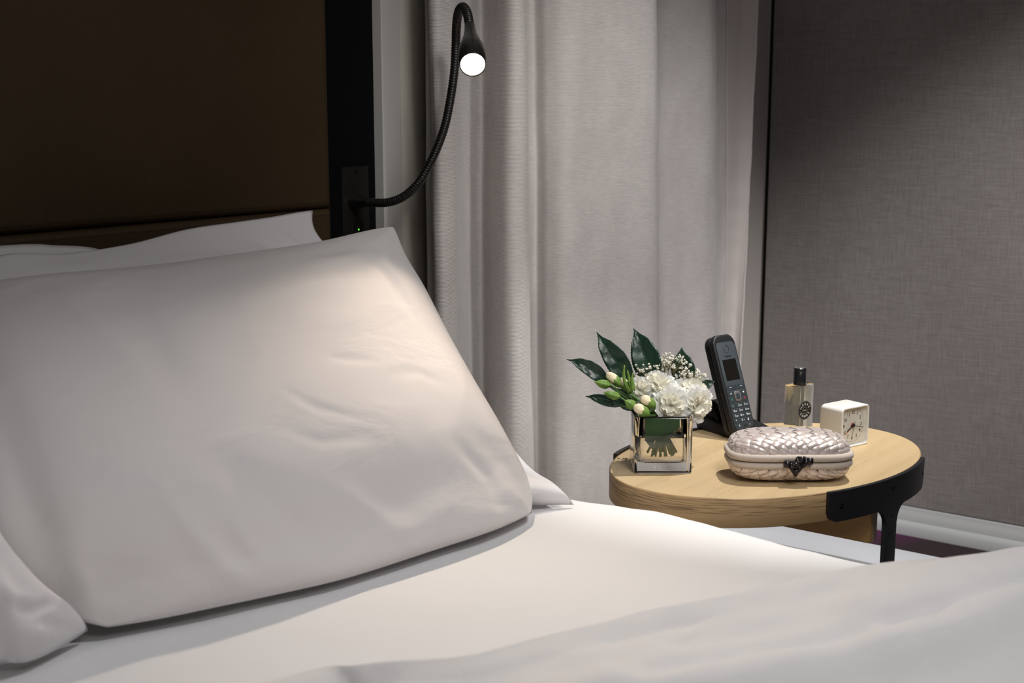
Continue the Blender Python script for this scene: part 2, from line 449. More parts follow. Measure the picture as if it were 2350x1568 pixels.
# ------------------------------------------------------------------ reading lamp
PY = HY + .012
pc = aty(815, 460, PY)
lamp = thing('reading_lamp', 'black gooseneck reading lamp, switched on, on the panel beside the headboard', 'lamp', (pc.x, PY, pc.z))
ptl, ptr = aty(784, 384, PY - .004), aty(845, 381, PY - .004)
plz0 = aty(815, 640, PY).z
from_bm('wall_plate', box_bm((ptl.x, PY - .0045, plz0), (ptr.x, PY, ptl.z), .001, 2), M_plate, lamp, world=True)
q = aty(818, 394, PY - .005)
mx = Matrix.Translation((q.x, PY - .0045, q.z)) @ Matrix.Rotation(pi / 2, 4, 'X')
sc_ = xf(lathe([(.0001, .0003), (.0018, .0003), (.0022, .0009), (.0036, .0012), (.004, .0006), (.004, -.001)], 16), mx)
mobj('screw', *sc_, M_screw, lamp, world=True)
q = aty(825, 535, PY - .005)
sw = from_bm('switch', box_bm((q.x - .013, PY - .0075, q.z - .016), (q.x + .011, PY - .0044, q.z + .022), .001, 2), mat('switch_black', (.006, .006, .006), .3), lamp, world=True)
q = aty(824, 527, PY - .0085)
led = mobj('indicator_light', *xf(lathe([(.0012, -.001), (.0012, .0004), (.0007, .0009)], 12), Matrix.Translation((q.x, PY - .0078, q.z)) @ Matrix.Rotation(pi / 2, 4, 'X')), M_led)
led.parent = sw
# socket cone growing out of the plate into the gooseneck
c0 = aty(812, 463, PY - .004); c1 = aty(850, 465, PY - .062)
axis_pts = [(812, 463, -.004), (818, 463, -.012), (826, 463.5, -.024), (836, 464, -.040), (850, 465, -.062)]
rads = [.0155, .0135, .0105, .0082, .0072]
AP = resample(catmull([aty(a, b, PY + c) for a, b, c in axis_pts], 6), 25)
def rr(i, a):
    t = i / 24; return .0072 + (.0158 - .0072) * (1 - t) ** 1.9
mobj('socket', *tube(AP, rr, 28), M_lamp, lamp, world=True)
neck = [(850, 465, PY - .062), (888, 465, PY - .10), (925, 452, PY - .13), (958, 423, PY - .155), (983, 382, PY - .17), (1005, 335, PY - .18), (1022, 285, PY - .185), (1034, 225, PY - .19),
        (1043, 160, PY - .195), (1046, 100, PY - .20), (1048, 55, PY - .215), (1053, 26, PY - .24), (1062, 16, PY - .262), (1071, 27, PY - .282), (1076, 48, PY - .295), (1078, 60, PY - .30)]
NP = resample(catmull([aty(a, b, c) for a, b, c in neck], 24), 760)
RW = 760 / 118.
mobj('gooseneck', *tube(NP, lambda i, a: .0059 + .0014 * (abs(sin(pi * i / RW)) ** .6), 16), M_lamp, lamp, world=True)
h0 = NP[-1]; h1 = aty(1085, 149, PY - .372)
hx = (h1 - h0).normalized(); HL = (h1 - h0).length
print('head length', HL)
rot = hx.to_track_quat('Z', 'Y').to_matrix().to_4x4()
HM = Matrix.Translation(h0) @ rot
pr = [(.0074, -.004), (.0080, 0), (.0085, .01 * HL / .09), (.0105, .28 * HL), (.0145, .45 * HL), (.0186, .62 * HL), (.0204, .78 * HL), (.0202, .90 * HL), (.0186, HL), (.0176, HL), (.0174, .95 * HL), (.0172, .9 * HL)]
PP = catmull([Vector((r, 0, z)) for r, z in pr[:9]], 6)
pr2 = [(v.x, v.z) for v in PP] + pr[9:]
mobj('lamp_head', *xf(lathe(pr2, 40), HM), M_lamphead, lamp, world=True)
mobj('lamp_lens', *xf(lathe([(.0172, .965 * HL), (.0172, .972 * HL), (.014, .985 * HL), (.008, .99 * HL), (.001, .992 * HL)], 32), HM), M_bulb, lamp, world=True)
lt = light('reading_lamp_light', 'SPOT', h1 + hx * .004, Vector((1.02, .72, .56)), 14, (1, .83, .66), spot_size=radians(86), spot_blend=1, shadow_soft_size=.014)

# ------------------------------------------------------------------ curtain
def curtain():
    # column at the picture's top edge, column at row 1000, distance y
    F_ = [(975, 985, 1.47), (983, 998, 1.42), (989, 1006, 1.405), (1012, 1028, 1.395), (1040, 1050, 1.40), (1050, 1060, 1.425), (1075, 1082, 1.458), (1105, 1110, 1.462), (1135, 1135, 1.425), (1160, 1165, 1.398), (1185, 1195, 1.385), (1203, 1219, 1.388),
          (1204, 1219, 1.42), (1200, 1214, 1.47), (1222, 1232, 1.478), (1255, 1258, 1.455), (1305, 1300, 1.43), (1370, 1365, 1.415), (1440, 1440, 1.40), (1490, 1492, 1.388), (1506, 1509, 1.392), (1507, 1509, 1.42), (1503, 1505, 1.468), (1525, 1524, 1.474), (1575, 1568, 1.45), (1625, 1615, 1.43), (1643, 1640, 1.432),
          (1646, 1643, 1.448), (1665, 1655, 1.455), (1700, 1676, 1.45), (1738, 1692, 1.435)]
    F_ = [(a, b, 1.432 + (y - 1.425) * 1.5) for a, b, y in F_]
    zt, zb, NZ = 2.45, .04, 150
    top = catmull([Vector((aty(a, 0, y).x, y, 0)) for a, b, y in F_], 9)
    bot = catmull([Vector((aty(b, 1000, y).x, y, 0)) for a, b, y in F_], 9)
    z1 = aty(1300, 0, 1.43).z; z0 = aty(1300, 1000, 1.43).z
    ncol = len(top); vs, fs, uv = [], [], []
    for j in range(NZ + 1):
        z = zb + (zt - zb) * j / NZ; t = (z - z0) / (z1 - z0)
        for i in range(ncol):
            p_ = bot[i].lerp(top[i], min(max(t, -.4), 1.6))
            q_ = noise.noise(Vector((p_.x * 9, z * 1.7, 3))) * .006 + noise.noise(Vector((p_.x * 30, z * 7, 9))) * .0018
            hem = max(0, (i - (ncol - 1 - 9 * 3)) / 27)
            q_ += hem * .002 * sin(z * 95 + 2 * sin(z * 23)) * (1 if i < ncol - 4 else .2)
            edge = .004 * noise.noise(Vector((z * 4, i // 200, 5))) if (i > ncol - 30 or i < 20) else 0
            vs.append((p_.x + edge, p_.y + q_, z))
    for j in range(NZ):
        for i in range(ncol - 1): a = j * ncol + i; fs.append((a, a + 1, a + ncol + 1, a + ncol))
    split = ncol - 1 - 9 * 2 + 1
    return vs, fs, ncol, split, NZ
cv, cf, nc, sp, NZ = curtain()
def cloth_thick(o, t):
    md = o.modifiers.new('thickness', 'SOLIDIFY'); md.thickness = t; md.offset = 0
    return o
main_f = [f for f in cf if (f[0] % nc) < sp]; hem_f = [f for f in cf if (f[0] % nc) >= sp]
cur = thing('curtain', 'long pale grey ribbed curtain hanging in deep folds behind the bedside table', 'curtain', (2.3, 1.43, 0.04))
def sub(vs, fs):
    used = sorted({i for f in fs for i in f}); mp = {u: k for k, u in enumerate(used)}
    return [vs[u] for u in used], [tuple(mp[i] for i in f) for f in fs]
cloth_thick(mobj('curtain_cloth', *sub(cv, main_f), M_curtain, cur, world=True), .0016)
hv, hf = sub(cv, hem_f)
cloth_thick(mobj('side_hem', hv, hf, M_hem, cur, world=True, label='smooth satin-faced side hem'), .003)
ep = [Vector(cv[j * nc + nc - 1]) for j in range(NZ + 1)]
mobj('hem_piping', *tube(ep, .0028, 8), M_curtain, cur, world=True)
# rail above the frame that carries it
rail = from_bm('curtain_rail', box_bm((1.72, 1.40, 2.45), (3.1, 1.47, 2.47), .002), M_trim); rail.parent = cur; rail.matrix_parent_inverse = MW[cur.name].inverted()

# ------------------------------------------------------------------ bed
ZM = .558
bed = thing('bed', 'low double bed base and mattress under the white bedding', 'bed', (.6, .5, 0))
bm = box_bm((-.28, -.45, .26), (1.488, 1.44, ZM - .008), .03, 4); from_bm('mattress', bm, M_matt, bed, world=True)
from_bm('bed_base', box_bm((-.26, -.43, .06), (1.45, 1.44, .26), .006), M_taupe, bed, world=True)
for x in (-.2, 1.38):
    for y in (-.37, 1.36): from_bm('foot', box_bm((x, y, 0), (x + .05, y + .05, .06), .003), M_screw, bed, world=True)
def sheet():
    nx, ny = 150, 160; vs, fs = [], []
    X0, X1, Y0, Y1 = -.286, 1.500, -.456, 1.446; R = .030
    # unrolled cross direction: flat, round shoulder, side drop
    flat = X1 - X0 - 2 * R; arc = R * pi / 2; drop = .24; tot = flat + 2 * arc + 2 * drop
    for j in range(ny + 1):
        y = Y0 + (Y1 - Y0) * j / ny
        for i in range(nx + 1):
            u = i / nx
            s_ = -tot / 2 + tot * u; sg = 1 if s_ > 0 else -1; a_ = abs(s_)
            if a_ < flat / 2: x, z = a_, 0
            elif a_ < flat / 2 + arc: th = (a_ - flat / 2) / R; x, z = flat / 2 + R * sin(th), -R + R * cos(th)
            else: x, z = flat / 2 + R, -R - (a_ - flat / 2 - arc)
            xw = (X0 + X1) / 2 + sg * x; top = 1 if z > -R * .7 else 0
            wob = .0035 * noise.noise(Vector((xw * 5, y * 3.2, 1))) + .0016 * noise.noise(Vector((xw * 14 + y * 9, y * 22, 4)))
            px = .006 * noise.noise(Vector((y * 4, 2, z * 6))) + (.004 * sin(y * 26 + z * 8) if z < -R else 0)
            wob += .013 * exp(-((xw - 1.47) / .10) ** 2 - ((y - .83) / .14) ** 2)
            vs.append((xw + sg * px * (0 if a_ < flat / 2 - .05 else 1), y, ZM + z + wob))
    for j in range(ny):
        for i in range(nx): a = j * (nx + 1) + i; fs.append((a, a + 1, a + nx + 2, a + nx + 1))
    return vs, fs
sh = cloth_thick(mobj('fitted_sheet', *sheet(), M_sheet), .002)
tag(sh, 'smooth white sheet stretched over the mattress below the pillows', 'bed sheet')

def pillow(name, label, bot, right, top, left, tf, tb, seed, m, nu=90, nv=70, lean=None, wr=1.0, flat_pow=.62, crn=.035, folds=(), group='white pillows on the bed'):
    """bot/top run left->right, left/right run bottom->top, all lists of points in the room"""
    B_, R_, T_, L_ = (resample(catmull(q_, 12), n_ + 1) for q_, n_ in ((bot, nu), (right, nv), (top, nu), (left, nv)))
    vs_f, vs_b, fs = [], [], []
    c00, c10, c01, c11 = B_[0], B_[-1], T_[0], T_[-1]
    G = [[None] * (nu + 1) for _ in range(nv + 1)]
    for j in range(nv + 1):
        v = j / nv
        for i in range(nu + 1):
            u = i / nu
            G[j][i] = B_[i] * (1 - v) + T_[i] * v + L_[j] * (1 - u) + R_[j] * u - (c00 * (1 - u) * (1 - v) + c10 * u * (1 - v) + c01 * (1 - u) * v + c11 * u * v)
    e1 = (c10 - c00 + c11 - c01).normalized(); e2 = (c01 - c00 + c11 - c10).normalized(); nn = e1.cross(e2).normalized()
    if nn.dot(CAM - c00) < 0: nn = -nn
    def near(px, py):
        best = None
        for row in G[::2]:
            for q_ in row[::2]:
                v_ = q_ + nn * (tf * .85) - CAM; dz = v_.dot(FW); e_ = (1175 + FPX * v_.dot(RT) / dz - px) ** 2 + (784 - FPX * v_.dot(UP) / dz - py) ** 2
                if best is None or e_ < best[0]: best = (e_, q_)
        return best[1]
    FO = [([near(*q_) for q_ in pp_], w_, a_) for pp_, w_, a_ in folds]
    def crease(P_):
        t_ = 0
        for pp_, w_, a_ in FO:
            best = 9; bu = 0; ns = len(pp_) - 1
            for k_ in range(ns):
                a3, b3_ = pp_[k_], pp_[k_ + 1]; ab = b3_ - a3; l2 = ab.length_squared + 1e-9
                uu_ = min(max((P_ - a3).dot(ab) / l2, 0), 1); d_ = (P_ - a3 - ab * uu_).length
                if d_ < best: best = d_; bu = (k_ + uu_) / ns
            if best < w_ * 3: t_ += a_ * exp(-(best / w_) ** 2) * sin(pi * min(max(bu, .04), .96)) ** .6
        return t_
    for side, th, out in ((1, tf, vs_f), (-1, tb, vs_b)):
        for j in range(nv + 1):
            v = j / nv; gv = 1 - abs(2 * v - 1) ** 2.6
            for i in range(nu + 1):
                u = i / nu; gu = 1 - abs(2 * u - 1) ** 3.0
                k = max(gu, 0) ** flat_pow * max(gv, 0) ** flat_pow
                ua, va = 2 * u - 1, 2 * v - 1
                uu = (ua * (1 - crn * abs(va) ** 7) + 1) / 2 * nu; vv = (va * (1 - crn * abs(ua) ** 7) + 1) / 2 * nv
                i0, j0 = min(int(uu), nu - 1), min(int(vv), nv - 1); du_, dv_ = uu - i0, vv - j0
                P_ = (G[j0][i0] * (1 - du_) + G[j0][i0 + 1] * du_) * (1 - dv_) + (G[j0 + 1][i0] * (1 - du_) + G[j0 + 1][i0 + 1] * du_) * dv_
                f_ = 0
                for cu_, cv_ in ((0, 0), (1, 0), (0, 1), (1, 1)):
                    du, dv = (u - cu_) * 1.3, v - cv_; r_ = sqrt(du * du + dv * dv); an = atan2(dv, du)
                    f_ += .0065 * exp(-(r_ / .42) ** 2) * min(r_ * 9, 1) * noise.noise(Vector((an * 3.4, r_ * 1.1, seed + cu_ * 3 + cv_ * 7)))
                f_ += .010 * noise.noise(Vector((u * 2.6, v * 2.1, seed * 1.7)))
                rg = noise.noise(Vector((u * 5 - v * 3.5, u * 1.3 + v * 1.6, seed + 2.2)))
                f_ += .0035 * (1 - abs(rg) * 2.2) * .5
                cr_ = crease(P_) if side > 0 and FO else 0
                sm = min(1, min(u, 1 - u, v, 1 - v) * 9)
                out.append(P_ + nn * (side * (th * k) + f_ * wr * sm * (1 if side > 0 else .3) + cr_ * min(1, sm * 1.5)))
    W_ = nu + 1
    for j in range(nv):
        for i in range(nu):
            a = j * W_ + i; fs.append((a, a + 1, a + W_ + 1, a + W_))
    ob = len(vs_f); V = vs_f + vs_b
    fs += [tuple(i + ob for i in f[::-1]) for f in fs[:]]
    me_o = mobj(name, V, fs, m)
    bm = bmesh.new(); bm.from_mesh(me_o.data); bmesh.ops.remove_doubles(bm, verts=bm.verts, dist=.0002); bmesh.ops.recalc_face_normals(bm, faces=bm.faces)
    bm.to_mesh(me_o.data); bm.free()
    tag(me_o, label, 'pillow', group)
    return me_o, G, nn

def lin(a, b, n): return [a + (b - a) * (i / (n - 1)) for i in range(n)]
ZS = ZM + .004
# front pillow
b1 = [atz(242, 1452, ZS + .01), atz(480, 1398, ZS + .012), atz(620, 1368, ZS + .012), atz(800, 1326, ZS + .012), atz(1000, 1262, ZS + .012), atz(1130, 1220, ZS + .012), atz(1232, 1182, ZS + .012)]
t1 = [Vector((.84, 1.40, .90)), aty(0, 640, 1.385), aty(300, 620, 1.365), aty(540, 590, 1.345), aty(700, 566, 1.33), aty(800, 541, 1.32), aty(914, 505, 1.31)]
r1 = [b1[-1], aty(1215, 1110, 1.005), aty(1150, 990, 1.05), aty(1085, 880, 1.10), aty(1030, 780, 1.15), aty(975, 670, 1.20), aty(930, 585, 1.26), t1[-1]]
t1[0] = aty(-110, 655, 1.395)
l1 = [b1[0], aty(130, 1410, 1.115), aty(20, 1330, 1.14), aty(-80, 1200, 1.18), aty(-150, 1000, 1.25), aty(-150, 800, 1.33), t1[0]]
p1, G1, n1 = pillow('pillow', 'large plump white pillow in front, leaning, warmly lit by the reading lamp', b1, r1, t1, l1, .075, .022, 3.3, M_pillow, 170, 130, wr=1.15, folds=[
    ([(170, 1230), (240, 1330), (330, 1395), (420, 1410)], .011, .0065), ([(250, 1330), (300, 1375), (380, 1425)], .010, -.004),
    ([(380, 1130), (470, 1220), (560, 1290), (640, 1335)], .012, .0050), ([(520, 1170), (580, 1220), (640, 1270)], .010, .0035),
    ([(20, 900), (60, 1080), (120, 1220), (210, 1350)], .022, -.0085), ([(0, 1110), (50, 1220), (95, 1320)], .010, .005),
    ([(130, 640), (200, 720), (290, 810)], .014, .0045), ([(250, 640), (330, 760), (400, 900)], .022, -.004), ([(430, 1400), (500, 1385), (580, 1372)], .010, -.005),
    ([(640, 900), (720, 950), (830, 965)], .007, -.0016), ([(740, 830), (790, 842), (860, 835)], .006, -.0018), ([(650, 985), (740, 1010), (850, 1000)], .007, -.0014), ([(900, 860), (960, 850), (1020, 880)], .008, -.0016),
    ([(860, 590), (915, 640), (950, 700)], .012, -.006), ([(700, 600), (780, 590), (850, 560)], .014, .005), ([(1050, 1020), (1130, 1080), (1190, 1140)], .012, -.004), ([(560, 700), (700, 660), (800, 640)], .02, .004),
    ([(500, 1060), (640, 1150), (780, 1230)], .02, -.0045), ([(760, 1120), (900, 1180), (1000, 1200)], .018, .003)])
# back pillow against the headboard
t2 = [Vector((.83, 1.452, .895)), aty(0, 586, 1.45), aty(150, 582, 1.45), aty(298, 560, 1.448), aty(430, 526, 1.445), aty(560, 507, 1.44), aty(640, 494, 1.437), aty(724, 474, 1.435)]
b2 = [Vector((.84, 1.22, ZS + .02)), Vector((1.1, 1.16, ZS + .02)), Vector((1.3, 1.09, ZS + .015)), atz(1262, 1162, ZS + .006), atz(1330, 1166, ZS + .003)]
r2 = [b2[-1], atz(1285, 1118, ZS + .03), aty(1210, 1070, 1.09), aty(1090, 920, 1.18), aty(900, 700, 1.32), aty(738, 548, 1.42), t2[-1]]
l2 = [b2[0], Vector((.83, 1.31, .70)), Vector((.83, 1.40, .82)), t2[0]]
p2, G2, n2 = pillow('pillow', 'white pillow behind the front one, its corner standing against the headboard', b2, r2, t2, l2, .045, .022, 8.1, M_pillow2, 130, 90, wr=.9, crn=.014, folds=[([(560, 520), (620, 540), (700, 560)], .009, -.004), ([(630, 500), (670, 520), (710, 545)], .008, .003), ([(60, 600), (200, 590), (330, 560)], .012, .004), ([(380, 560), (470, 560), (560, 545)], .01, -.003)])
# left pillow, only its right corner in view
b3 = [Vector((.12, 1.02, ZS + .012)), Vector((.40, 1.0, ZS + .012)), atz(-60, 1552, ZS + .010), atz(60, 1522, ZS + .010), atz(120, 1500, ZS + .008), atz(228, 1445, ZS + .008)]
t3 = [Vector((.12, 1.40, .90)), Vector((.42, 1.38, .90)), Vector((.66, 1.36, .87)), Vector((.735, 1.35, .84))]
t3 = [Vector((.05, 1.36, .88)), Vector((.32, 1.34, .88)), aty(-420, 800, 1.28), aty(-330, 830, 1.26)]
r3 = [b3[-1], aty(165, 1392, 1.085), aty(100, 1352, 1.075), aty(45, 1300, 1.07), aty(0, 1245, 1.07), aty(-110, 1090, 1.10), aty(-240, 930, 1.18), t3[-1]]
l3 = [b3[0], Vector((.08, 1.2, .73)), t3[0]]
p3, G3, n3 = pillow('pillow', 'white pillow at the left edge, only a creased lower corner in view', b3, r3, t3, l3, .055, .025, 5.9, M_pillow2, 110, 80, wr=1.5, folds=[([(30, 1390), (90, 1380), (140, 1365)], .006, -.009), ([(40, 1420), (60, 1470), (80, 1510)], .008, -.008), ([(100, 1400), (120, 1440), (130, 1490)], .007, .005), ([(0, 1300), (30, 1370), (50, 1430)], .008, .006)])
# left pillow at the back
t4 = [Vector((.12, 1.475, .93)), Vector((.6, 1.475, .935)), aty(0, 563, 1.475), aty(130, 560, 1.475), aty(215, 561, 1.475), aty(262, 575, 1.475)]
b4 = [Vector((.12, 1.40, ZS + .02)), Vector((.6, 1.40, ZS + .02)), Vector((1.10, 1.39, ZS + .03))]
r4 = [b4[-1], Vector((1.09, 1.44, .78)), t4[-1]]; l4 = [b4[0], Vector((.12, 1.44, .75)), t4[0]]
p4, G4, n4 = pillow('pillow', 'white pillow at the back left, just a strip of its top edge showing', b4, r4, t4, l4, .016, .012, 2.4, M_pillow2, 70, 50, wr=.5)

# ------------------------------------------------------------------ duvet folded back across the bed
def duvet():
    R0 = [(652, 1562, .59), (820, 1532, .60), (909, 1522, .606), (1017, 1517, .61), (1090, 1507, .613), (1162, 1489, .616), (1271, 1460, .62), (1400, 1430, .622), (1481, 1407, .624), (1562, 1391, .626), (1683, 1367, .628),
          (1764, 1351, .63), (1885, 1322, .635), (2006, 1300, .64), (2087, 1291, .643), (2208, 1284, .645), (2350, 1278, .646)]
    pts = [atz(a, b, c) for a, b, c in R0]
    d0 = (pts[0] - pts[2]).normalized()
    pts = [Vector((-.24, .98, .585)), Vector((.1, .95, .588)), Vector((.45, .90, .588))] + pts + [Vector((1.46, .24, .64)), Vector((1.52, .16, .615)), Vector((1.545, .13, .57)), Vector((1.555, .11, .48)), Vector((1.56, .10, .36))]
    RG = resample(catmull(pts, 10), 260)
    D = Vector((-.35, -.94, 0)).normalized(); NT = 150
    def pl(L_): return [atz(a, b, .615).xy for a, b in L_]
    CR = [(pl([(1250, 1640), (1500, 1610), (1700, 1592), (1885, 1563), (2000, 1540), (2150, 1510), (2350, 1465), (2520, 1430)]), .01, .022, True),
          (pl([(2040, 1457), (2200, 1440), (2350, 1420), (2500, 1400)]), .010, -.007, False), (pl([(1480, 1565), (1700, 1512), (1960, 1476)]), .014, -.007, False),
          (pl([(1560, 1480), (1680, 1470), (1900, 1440)]), .018, -.006, False), (pl([(1100, 1560), (1300, 1500), (1560, 1440)]), .016, -.004, False), (pl([(1950, 1420), (2150, 1370), (2400, 1350)]), .02, .006, False)]
    vs, fs = [], []
    for i, r_ in enumerate(RG):
        s_ = i / 259; hang = min(max((r_.x - 1.47) / .08, 0), 1)
        for j in range(NT + 1):
            if j < 22:       # rolled front lip: from the sheet up to the crest
                a = (j / 22) * pi / 2 * 1.15 - .25
                h = r_.z - (ZM + .004) if hang < .5 else .05
                off = .030 * (1 - sin(a)) ; z = r_.z - h * (1 - max(sin(a), -.05)) if hang < .5 else r_.z
                x = -off * .0; back = .018 * cos(a)
                p_ = Vector((r_.x, r_.y, 0)) - D * back * (1 + .0 * off)
                t = 0
            else:
                t = ((j - 22) / (NT - 22)) ** 1.3 * .95
                p_ = Vector((r_.x, r_.y, 0)) + D * t
                z = r_.z
                dz = -.9 * t * t if t < .06 else -.9 * .0036 - .11 * (t - .06) + (.10 * (t - .30) if t > .30 else 0)
                # wrinkles, long and slanting towards the right
                k = min(t / .03, 1)
                X, Y = p_.x, p_.y
                along = X * .80 + -Y * .60; across = X * .60 + Y * .80
                wr_ = .021 * noise.noise(Vector((across * 9, along * 2.2, 1.5))) + 0.010 * noise.noise(Vector((across * 22, along * 4, 6.5))) + .003 * noise.noise(Vector((X * 25, Y * 25, 2)))
                for cp, cw, ca, step in CR:
                    best, sd_ = 9, 1
                    for a3, b3_ in zip(cp, cp[1:]):
                        ab = b3_ - a3; q3 = Vector((X, Y)) - a3; uu_ = min(max(q3.dot(ab) / ab.length_squared, 0), 1); d_ = (q3 - ab * uu_).length
                        if d_ < best: best = d_; sd_ = 1 if (q3 - ab * uu_).dot(D.xy) > 0 else -1; en_ = uu_ if a3 is cp[0] else 1
                    if step:
                        d_ = best * sd_
                        wr_ += (.006 * exp(-((d_ + .03) / .02) ** 2) - ca * (1 / (1 + exp(-max(min(d_ / .006, 40), -40))))) * (1 if en_ > .5 else en_ * 2)
                    else: wr_ += ca * exp(-(best / cw) ** 2)
                z += dz + wr_ * k
                z = max(z, ZM + .012) if hang < .5 else z
            vs.append((p_.x, p_.y, z))
    W_ = NT + 1
    for i in range(len(RG) - 1):
        for j in range(NT): a = i * W_ + j; fs.append((a, a + 1, a + W_ + 1, a + W_))
    return vs, fs
dv = cloth_thick(mobj('duvet', *duvet(), M_duvet), .004)
tag(dv, 'thick white duvet folded back across the foreground of the bed', 'duvet')

# ------------------------------------------------------------------ low white bench beyond the bed
bench = thing('bench', 'low white bench with a taupe inner border, beyond the bed under the table', 'bench', (2.2, .6, 0))
zb = .28
fa, fb_ = atz(2000, 1246, zb), atz(2160, 1281.5, zb)
na = atz(1990, 1290, zb)
xf_, xn = (fa.x + fb_.x) / 2, na.x
from_bm('bench_top', box_bm((xn, -.9, zb - .035), (xf_, 1.36, zb), .002), M_white, bench, world=True)
from_bm('border_board', box_bm((xn - .085, -.9, zb - .035), (xn - .001, 1.36, zb - .004), .002), M_taupe, bench, world=True)
for y in (-.85, .25, 1.3): from_bm('support', box_bm((xn - .07, y, 0), (xf_ - .03, y + .03, zb - .035), .002), M_taupe, bench, world=True)

# ------------------------------------------------------------------ bedside table
ZT, TH = .58, .042
TC = Vector((1.795, .826, 0)); E1 = Vector((.951, -.309, 0)); E2 = Vector((.309, .951, 0)); RA, RB = .275, .187
def ell(t, off=0):
    p_ = TC + E1 * (RA * cos(t)) + E2 * (RB * sin(t))
    n_ = (E1 * (cos(t) / RA) + E2 * (sin(t) / RB)).normalized()
    return p_ + n_ * off
tab = thing('bedside_table', 'round light oak bedside table on black steel T-shaped legs', 'table', (TC.x, TC.y, 0))
NE = 160
vs, fs, uv = [], [], []
arc = 0; arcs = [0]
for i in range(1, NE + 1): arcs.append(arcs[-1] + (ell(2 * pi * i / NE) - ell(2 * pi * (i - 1) / NE)).length)
prof = [(-.0022, ZT), (-.0008, ZT - .0007), (0, ZT - .0022), (0, ZT - TH + .0015), (-.0012, ZT - TH)]
pts2 = [ell(2 * pi * i / NE, -.0022) for i in range(NE)]
ringv = [(p_.x, p_.y) for p_ in pts2]
bm = prism_bm([(p_.x, p_.y) for p_ in [ell(2 * pi * i / NE, -.0015) for i in range(NE)]], ZT - TH + .001, ZT, .0006, 1)
from_bm('tabletop', bm, M_woodtop, tab, world=True)
prof = [(-.0016, ZT + .0001), (-.0006, ZT - .0004), (0.0002, ZT - .0018), (.0002, ZT - TH + .0012), (-.0012, ZT - TH - .0002), (-.03, ZT - TH - .0002)]
for off, z in prof:
    for i in range(NE + 1): p_ = ell(2 * pi * i / NE, off); vs.append((p_.x, p_.y, z)); uv.append((arcs[i], z))
for k in range(len(prof) - 1):
    for i in range(NE): a = k * (NE + 1) + i; fs.append((a, a + 1, a + NE + 2, a + NE + 1))
o = mobj('edge_band', vs, [f[::-1] for f in fs], M_woodedge, tab, uvs=uv, world=True)
zbr = .478
from_bm('cross_brace', box_bm((1.783, .655, zbr), (1.807, 1.0, ZT - TH - .0004), .0015, 1), M_woodbrace, tab, world=True)
